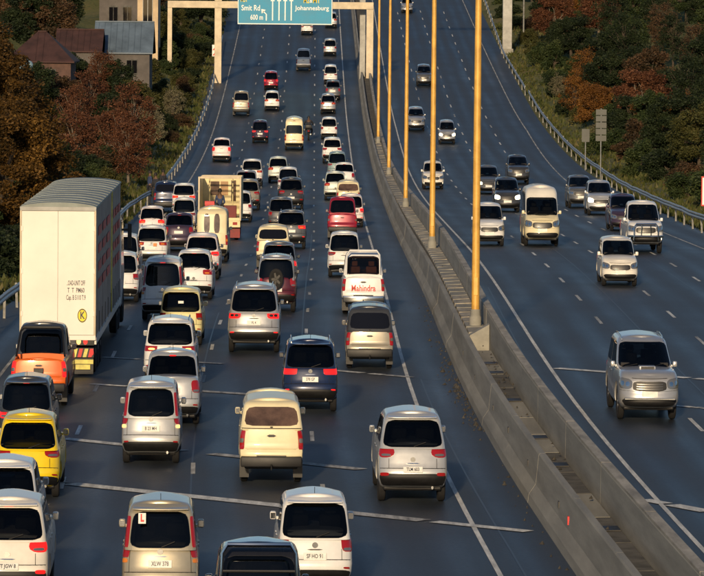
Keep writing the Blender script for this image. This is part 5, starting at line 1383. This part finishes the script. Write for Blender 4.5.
def f_bull(o):
    T_ = Matrix.Translation((0, -SPECS['dcab']['L']/2, 0)); y = 5.30
    MB().tube([(-.62, y, .45), (-.60, y, .95), (-.50, y, 1.05), (.50, y, 1.05), (.60, y, .95), (.62, y, .45)], .04).tube([(-.90, y - .25, .62), (-.62, y, .62), (.62, y, .62), (.90, y - .25, .62)], .035).tube([(-.25, y, .62), (-.22, y, 1.05)], .03).tube([(.25, y, .62), (.22, y, 1.05)], .03).build("bull_bar", "chrome", o, True, sx=Q, mw=T_)
fit("white pickup with chrome bull bar on the right carriageway", f_bull)
def f_learner(o):
    T_ = Matrix.Translation((0, -SPECS['tall']['L']/2, 0))
    s = MB().box(-.47, -.31, .218, .222, 1.28, 1.44).build("sticker", "plate_white", o, sx=Q, mw=T_ @ Matrix.Translation((0, .22, 1.36)) @ Matrix.Rotation(-.33, 4, 'X') @ Matrix.Translation((0, -.245, -1.36)))
    link("sticker_letter", text_mesh("L", .15, Q, .008, .001), "sign_red", s, Matrix.Translation((-.39*Q, .215, 1.36)) @ Matrix.Rotation(math.pi/2, 4, 'X'))
fit("gold silver hatchback with white learner sticker in its rear window", f_learner)
def f_spare(o):
    T_ = Matrix.Translation((0, -SPECS['sparesuv']['L']/2, 0))
    t, r = wheel_meshes(.31, .2)
    w = link("spare_wheel", t, "tyre", o, T_ @ Matrix.Translation((0, -.04, .98)) @ Matrix.Rotation(math.pi/2, 4, 'Z') @ Matrix.Diagonal((1/Q*.8, Q, 1, 1))); link("hub_cover", r, "black_trim", w)
fit("dark red off-roader with sky reflection painted on its roof ahead of the silver SUV", f_spare)

def f_sticker(o):
    rw_ = [c for c in o.children if c.name.startswith("rear_window")][0]; vs_ = [v.co for v in rw_.data.vertices]
    cy_ = sum(v.y for v in vs_)/len(vs_); cz_ = sum(v.z for v in vs_)/len(vs_)
    near = min(vs_, key=lambda v: (v.x**2 + (v.z - cz_)**2)); 
    MB().box(-.07, .07, -.004, .0, -.035, .035, .0015).build("window_sticker", "plate_white", o, mw=rw_.matrix_local @ Matrix.Translation((0, near.y - .012, near.z)) @ Matrix.Rotation(-.35, 4, 'X'))
fit("lemon yellow hatchback with a pale sticker on its rear window", f_sticker)
def f_badge(o):
    bd_ = [c for c in o.children if c.name.startswith("body")][0]
    MB().box(.07, .20, -.004, .012, .80, .92, .003).build("orange_badge", mat("badge_orange", (.62, .20, .03), .5), o, mw=bd_.matrix_local @ Matrix.Translation((0, .062, 0)))
fit("white crossover with orange badge on its tailgate in the leftmost lane", f_badge)

# ------------------------------------------------------------------ houses beyond the left verge
mat("roof_blue", (.10, .14, .19), .5, noise=(.8, .3)); mat("roof_maroon", (.05, .022, .02), .8, noise=(1.2, .4)); mat("roof_grey", (.12, .125, .135), .6, noise=(1, .3))
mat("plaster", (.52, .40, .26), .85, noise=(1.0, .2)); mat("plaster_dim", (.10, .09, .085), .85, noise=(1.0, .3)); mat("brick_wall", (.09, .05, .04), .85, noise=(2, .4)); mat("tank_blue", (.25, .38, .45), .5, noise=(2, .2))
def house(X, Y, z, w, d, h, rh, wall, roof, label, hip=False, wins=2, rz=0.0, chimney=False, flat=False):
    r = empty("house", (X, Y * K, z), rz); tag(r, label, "house", "houses beyond the left verge")
    wl = MB().box(-w/2, w/2, -d/2, d/2, -2.5, h).build("wall", wall, r)
    ov = .25
    if flat:
        MB().box(-w/2 - .1, w/2 + .1, -d/2 - .1, d/2 + .1, h + .002, h + .22, .02).build("roof", roof, r)
    else:
        rx = w/2 + ov; ry = d/2 + ov; rr = rx - (ry if hip else 0.0)
        rr = max(rr, .3)
        V_ = [(-rx, -ry, h - .05), (rx, -ry, h - .05), (rx, ry, h - .05), (-rx, ry, h - .05), (-rr, 0, h + rh), (rr, 0, h + rh)]
        t = .09
        V2 = [(x, y, zz + t) for x, y, zz in V_]
        F_ = [(0, 1, 5, 4), (2, 3, 4, 5), (1, 2, 5), (3, 0, 4)]
        rf = MB().add(V2, F_).add(V_, [tuple(reversed(f)) for f in F_]).add([V_[0], V_[1], V_[2], V_[3], V2[0], V2[1], V2[2], V2[3]], [(0, 1, 5, 4), (1, 2, 6, 5), (2, 3, 7, 6), (3, 0, 4, 7)]).build("roof", roof, r)
        sl = math.hypot(ry, rh)
        for k in range(int(w / .45)):
            x = -rx + .3 + k * .45
            if abs(x) < rr: MB().add([(x - .03, -ry, h + .045), (x + .03, -ry, h + .045), (x + .03, 0, h + rh + .095), (x - .03, 0, h + rh + .095), (x, -ry, h + .085), (x, 0, h + rh + .135)], [(0, 4, 5, 3), (4, 1, 2, 5), (0, 1, 4)]).build("roof_rib", roof, rf)
        MB().box(-rr, rr, -.1, .1, h + rh + .06, h + rh + .16, .03).build("ridge", roof, rf)
        if chimney:
            MB().box(-w*.25 - .25, -w*.25 + .25, .2, .7, h + .2, h + rh + .7).build("chimney", "brick_wall", rf)
    for k in range(wins):
        x = -w/2 + w * (k + 1) / (wins + 1)
        f = MB().box(x - .42, x + .42, -d/2 - .05, -d/2 - .001, h*.38, h*.82, .01).build("window", "gantry_grey" if wall == "plaster" else "concrete_dark", r)
        for s in (-1, 1): MB().box(x + s*.20 - .175, x + s*.20 + .175, -d/2 - .058, -d/2 - .0505, h*.41, h*.79).build("pane", "glass", f)
    return r
def pxw(px, py, Y):
    return (px - 352 - (288 - py) * .0087) * Y / 3200.0, CAMZ - (py + 10 - (px - 352) * .0087) * Y / 3200.0
hx, hz = pxw(123, 53, 236)
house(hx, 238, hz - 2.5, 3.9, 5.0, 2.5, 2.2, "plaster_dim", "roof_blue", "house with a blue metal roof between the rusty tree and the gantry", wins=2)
hx, hz = pxw(146, 36, 262)
house(hx, 266, hz - 2.0, 1.7, 5, 6.5, .5, "plaster", "roof_grey", "tall sunlit ochre house behind the blue-roofed one", flat=True, wins=1)
hx, hz = pxw(118, 18, 285)
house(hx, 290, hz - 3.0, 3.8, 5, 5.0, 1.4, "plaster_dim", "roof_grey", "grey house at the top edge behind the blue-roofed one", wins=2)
hx, hz = pxw(38, 62, 212)
house(hx, 215, hz - 2.6, 4.2, 6.0, 2.6, 1.9, "brick_wall", "roof_maroon", "low brick house with a dark maroon roof behind the golden tree", hip=True)
hx, hz = pxw(76, 52, 232)
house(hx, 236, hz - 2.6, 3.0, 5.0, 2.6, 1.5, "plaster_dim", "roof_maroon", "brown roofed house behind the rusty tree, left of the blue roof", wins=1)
hx, hz = pxw(23, 58, 200)
t = empty("water_tank", (hx, 202 * K, hz - 1.0)); tag(t, "pale blue water tank beside the maroon-roofed house", "tank")
MB().lathe_z([(-1.5, .45), (.6, .45), (.75, .36), (.85, .15)], 0, 0, 16).build("drum", "tank_blue", t, True); MB().lathe_z([(.85, .16), (.93, .16)], 0, 0, 12).build("lid", "tank_blue", t, True)

# ------------------------------------------------------------------ trees, bushes and grass
def crown_mesh(name, seed, r, n_cl, n_leaf, leaf, cl_r, hollow=.55, squash=1.0, flat=0.0):
    g = np.random.default_rng(seed)
    d = g.normal(size=(n_cl, 3)); d /= np.linalg.norm(d, axis=1)[:, None]
    rad = hollow + (1 - hollow) * g.random(n_cl) ** .6
    lump = 1 + .22*np.sin(d[:, 0]*4 + seed) * np.cos(d[:, 2]*3.1 + d[:, 1]*4)
    cen = d * rad[:, None] * lump[:, None] * np.array(r); cen[:, 2] = np.where(cen[:, 2] < -r[2]*.75, cen[:, 2]*.6, cen[:, 2])
    which = g.integers(0, n_cl, n_leaf); cs = cl_r * (.55 + .9*g.random(n_cl))
    off = g.normal(size=(n_leaf, 3)); off /= np.linalg.norm(off, axis=1)[:, None]; off *= (g.random(n_leaf) ** .5)[:, None]
    pos = cen[which] + off * cs[which][:, None] * np.array([1, 1, .72])
    a = g.normal(size=(n_leaf, 3)); a[:, 2] *= .6; a /= np.linalg.norm(a, axis=1)[:, None]
    b = g.normal(size=(n_leaf, 3)); b = np.cross(a, b); b /= np.linalg.norm(b, axis=1)[:, None]
    s = leaf * (.55 + .9*g.random(n_leaf))[:, None]
    v = np.stack([pos - a*s, pos + b*s*.5, pos + a*s, pos - b*s*.5], 1).reshape(-1, 3)
    me = bpy.data.meshes.new(name)
    n = n_leaf
    me.vertices.add(4*n); me.vertices.foreach_set("co", v.ravel())
    me.loops.add(4*n); me.loops.foreach_set("vertex_index", np.arange(4*n))
    me.polygons.add(n); me.polygons.foreach_set("loop_start", np.arange(n)*4); me.polygons.foreach_set("loop_total", np.full(n, 4))
    me.update(); me.validate()
    return me, cen
def trunk_mesh(name, cen, h, r, seed, n=14, spread=1.0):
    rd = random.Random(seed); mb = MB()
    mb.tube([(0, 0, -h), (rd.uniform(-.08, .08)*h, rd.uniform(-.05, .05)*h, -h*.5), (rd.uniform(-.1, .1)*h, 0, 0)], [r*1.25, r, r*.65], 8)
    idx = list(range(len(cen))); rd.shuffle(idx)
    for i in idx[:n]:
        c = Vector(cen[i]); s = Vector((0, 0, -h * rd.uniform(.1, .55)))
        m = s.lerp(c, .5) + Vector((rd.uniform(-.2, .2), rd.uniform(-.2, .2), rd.uniform(0, .3)))
        mb.tube([s, m, c], [r*.5, r*.28, r*.08], 5)
    return mb.mesh(name, True, 60)

TK = {}
def tkind(key, seed, r, n_cl, n_leaf, leaf, cl_r, th, tr, nb=14, hollow=.55):
    me, cen = crown_mesh("crown", seed, r, n_cl, n_leaf, leaf, cl_r, hollow)
    TK[key] = (me, trunk_mesh("trunk", cen, th, tr, seed, nb), th)
tkind('big', 3, (2.9, 2.6, 2.9), 190, 95000, .060, .50, 3.6, .22, 20)
tkind('tree1', 5, (1.7, 1.7, 2.1), 80, 22000, .078, .50, 3.0, .14)
tkind('tree2', 8, (2.0, 1.8, 1.8), 84, 22000, .078, .50, 2.8, .15)
tkind('bush1', 11, (1.3, 1.3, 1.05), 54, 13000, .066, .38, 1.0, .07, 10, .4)
tkind('bush2', 12, (1.5, 1.2, .9), 54, 13000, .066, .38, .9, .07, 10, .4)
tkind('bush3', 17, (1.1, 1.1, 1.3), 48, 11000, .066, .38, 1.1, .07, 10, .4)
tkind('airy1', 21, (1.5, 1.4, 2.4), 110, 7500, .062, .38, 3.2, .09, 44, .25)
tkind('airy2', 23, (1.3, 1.3, 1.9), 100, 6500, .062, .36, 2.6, .08, 40, .25)
LV = dict(gold=leaf_mat("leaf_gold", [(.016, .012, .004), (.045, .027, .007), (.10, .052, .011), (.24, .13, .026)]),  # last tone kept bright: sunlit leaf tips put into the colour
          rust=leaf_mat("leaf_rust", [(.035, .016, .010), (.085, .034, .017), (.135, .055, .027), (.20, .095, .048)]),
          olive=leaf_mat("leaf_olive", [(.018, .024, .007), (.045, .050, .014), (.075, .075, .022), (.10, .08, .03)]),
          green=leaf_mat("leaf_green", [(.010, .020, .008), (.025, .042, .014), (.045, .065, .020), (.075, .085, .03)]),
          dark=leaf_mat("leaf_dark", [(.006, .011, .006), (.013, .022, .009), (.022, .035, .013), (.035, .045, .016)]),
          orange=leaf_mat("leaf_orange", [(.05, .022, .008), (.11, .048, .013), (.19, .085, .018), (.30, .15, .03)]),
          brown=leaf_mat("leaf_brown", [(.020, .013, .008), (.048, .035, .018), (.10, .055, .028), (.14, .085, .045)]),
          straw=leaf_mat("leaf_straw", [(.06, .055, .03), (.12, .11, .06), (.20, .18, .11), (.32, .30, .22)]))
TLAB = dict(gold=("golden tree", "golden trees on the left verge"), rust=("airy rusty red tree", "rusty autumn trees"), olive=("olive bush", "olive bushes on the slopes"),
            green=("mid green bush", "green bushes on the slopes"), dark=("dark evergreen", "dark evergreens on the slopes"), orange=("bright orange tree", "orange autumn trees"),
            brown=("brown leaved bush", "brown bushes on the slopes"), straw=("pale straw shrub", "dry pale shrubs"))
def region(off, Y):
    if off < 0:
        if Y < 150: return "behind the articulated truck"
        if Y < 200: return "left of the guardrail gap"
        if off > -13.6: return "along the left guardrail" if Y < 262 else "under the cream gantry"
        if Y < 262: return "in front of the houses"
        return "behind the houses" if off < -17 else "left of the cream gantry"
    b = "below the tall sign" if Y < 186 else ("short of the column" if Y < 262 else "beyond the column")
    return ("at the foot of the right bank " if off < 18.5 else ("midway up the right bank " if off < 24 else "high on the right bank ")) + b
def plant(kind, leaf, off, Y, sc=1.0, up=0.0, label=None, szf=1.0):
    cm, tm, th = TK[kind]
    X_ = float(C(Y)) + off
    if abs(X_) / Y > .128: return None
    z = float(level(off, Y)) + up
    nm = {'b': 'bush', 't': 'tree', 'a': 'tree'}[kind[0]] if kind != 'big' else 'tree'
    r = empty(nm, (float(C(Y)) + off, Y * K, z), random.uniform(0, 6.28) if kind != 'big' else 1.1); r.scale = (sc, sc, sc * szf)
    where = region(off, Y)
    tag(r, label or TLAB[leaf][0] + ' ' + where, nm, None if label else TLAB[leaf][1])
    link("crown", cm, LV[leaf], r, Matrix.Translation((0, 0, th))); link("trunk", tm, "bark_pale" if leaf in ('rust', 'straw') else "bark", r, Matrix.Translation((0, 0, th)))
    return r
# left verge
plant('big', 'gold', -13.9, 118, .98, -.75, "large dense golden brown tree above the truck at the left edge")
plant('big', 'gold', -17.2, 139, 1.25, -.9, "second golden brown tree at the far left edge behind the large one")
for k, (o_, Y) in enumerate(((-12.6, 176), (-14.2, 186), (-13.6, 199), (-15.6, 176), (-16.6, 192))): plant(('airy1', 'airy2')[k % 2], 'rust', o_, Y, random.uniform(.85, 1.05), -.8)
rd = random.Random(5)
for Y in range(92, 300, 6):
    for o_ in (-12.6, -14.6, -17.0):
        if Y < 150 and o_ < -15: continue
        o2 = o_ + rd.uniform(-.7, .7); y2 = Y + rd.uniform(-2.5, 2.5)
        if o_ == -12.6 and 140 < Y < 215 and rd.random() < .65: continue
        if o_ < -14 and 196 < Y < 262: sc = rd.uniform(.6, .85)
        else: sc = rd.uniform(.75, 1.15)
        lf = rd.choice(['olive', 'olive', 'green', 'dark', 'brown']) if Y > 150 else rd.choice(['dark', 'green', 'olive'])
        plant(rd.choice(['bush1', 'bush2', 'bush3']), lf, o2, y2, sc * (.72 if o_ == -12.6 else 1.0), -.25)
for o_, Y in ((-13.2, 215), (-13.8, 222), (-12.8, 236)): plant('airy2', 'straw', o_, Y, .62, -.6)
for k in range(26):
    Y = rd.uniform(296, 345); o_ = -12.0 - rd.uniform(0, 1) * 26
    plant(rd.choice(['tree1', 'tree2', 'bush1']), rd.choice(['dark', 'dark', 'green', 'brown']), o_, Y, rd.uniform(.9, 1.5), -.6)
for k in range(10):
    plant(rd.choice(['tree1', 'tree2']), rd.choice(['dark', 'dark', 'brown']), -24 - rd.uniform(0, 10), rd.uniform(225, 290), rd.uniform(1.0, 1.5), -.6)
for o_, Y, kd, lf in ((-17.5, 226, 'airy1', 'rust'), (-19.5, 222, 'tree1', 'dark'), (-14.2, 268, 'bush3', 'dark'), (-12.6, 284, 'bush1', 'green'), (-12.3, 292, 'bush2', 'dark')): plant(kd, lf, o_, Y, .9, -.5)
for o_, Y, kd, lf, sc in ((-15.2, 204, 'tree1', 'dark', .8), (-16.8, 206, 'airy1', 'rust', .9), (-18.6, 203, 'tree2', 'brown', .85), (-20.0, 200, 'tree1', 'dark', .9), (-16.5, 226, 'tree1', 'dark', .85), (-15.2, 225, 'tree2', 'olive', .7), (-16.0, 224, 'bush3', 'dark', 1.2), (-15.0, 230, 'bush1', 'olive', 1.2), (-17.6, 231, 'airy1', 'brown', .8)): plant(kd, lf, o_, Y, sc, -.4)
for o_, Y in ((-12.4, 112), (-11.9, 122), (-12.6, 130), (-13.0, 104)): plant('bush2', 'dark', o_, Y, .9, -.2)
# right bank
rd = random.Random(9)
for row, (o_, dY) in enumerate(((17.4, 7.5), (19.6, 8.5), (22.4, 9.0), (26.0, 10.0), (30.5, 11.0))):
    Y = 104 + row * 6
    while Y < 345:
        o2 = o_ + rd.uniform(-.7, .7) + (0 if Y > 150 else .8); y2 = Y + rd.uniform(-2, 2)
        u = rd.random()
        if row == 0: kd = rd.choice(['bush1', 'bush2', 'bush3']); lf = 'dark' if u < .45 else ('green' if u < .72 else ('olive' if u < .88 else 'brown')); sc = rd.uniform(.8, 1.15)
        elif row == 1: kd = rd.choice(['bush3', 'tree2', 'tree1']); lf = 'dark' if u < .50 else ('green' if u < .72 else ('olive' if u < .84 else ('brown' if u < .95 else 'rust'))); sc = rd.uniform(.75, 1.0)
        else: kd = rd.choice(['tree1', 'tree2', 'airy1']); lf = 'dark' if u < .45 else ('green' if u < .58 else ('brown' if u < .84 else ('rust' if u < .97 else 'orange'))); sc = rd.uniform(.8, 1.15)
        plant(kd, lf, o2, y2, sc, -.5)
        Y += dY
for o_, Y, kd, sc in ((16.9, 236, 'airy2', .9), (17.6, 228, 'tree2', .75), (18.4, 246, 'airy1', .85), (19.3, 204, 'tree1', .8), (20.2, 198, 'airy2', .9), (22.5, 296, 'tree2', .9)): plant(kd, 'orange', o_, Y, sc, -.4)
for o_, Y in ((16.6, 214), (16.9, 190), (16.8, 252)): plant('airy2', 'straw', o_, Y, .55, -.6)

# rough grass along both verges
gv = []
g = np.random.default_rng(4)
tufts = []
for side in (-1, 1):
    for i in range(13000):
        Y = 95 + 215 * g.random() ** 1.1
        o_ = -(11.0 + 5.0 * g.random() ** 1.5) if side < 0 else (rg(Y) + .25 + 4.2 * g.random() ** 1.3)
        p = at(o_, Y, -.06); h = .10 + .30 * g.random() ** 2; a = g.random() * 6.28; w = .06 + .09*g.random()
        n = len(gv); lx, ly = g.normal() * .1, g.normal() * .1
        gv += [(p.x - w*math.cos(a), p.y - w*math.sin(a), p.z), (p.x + w*math.cos(a), p.y + w*math.sin(a), p.z), (p.x + lx, p.y + ly, p.z + h)]
        tufts.append((n, n + 1, n + 2))
gr_o = link("verge_grass", new_mesh("verge_grass", gv, tufts), leaf_mat("grass_blades", [(.030, .045, .010), (.060, .075, .018), (.095, .095, .03), (.16, .13, .055)]))
tag(gr_o, "rough dry grass growing along both roadside verges", "grass", kind="stuff")
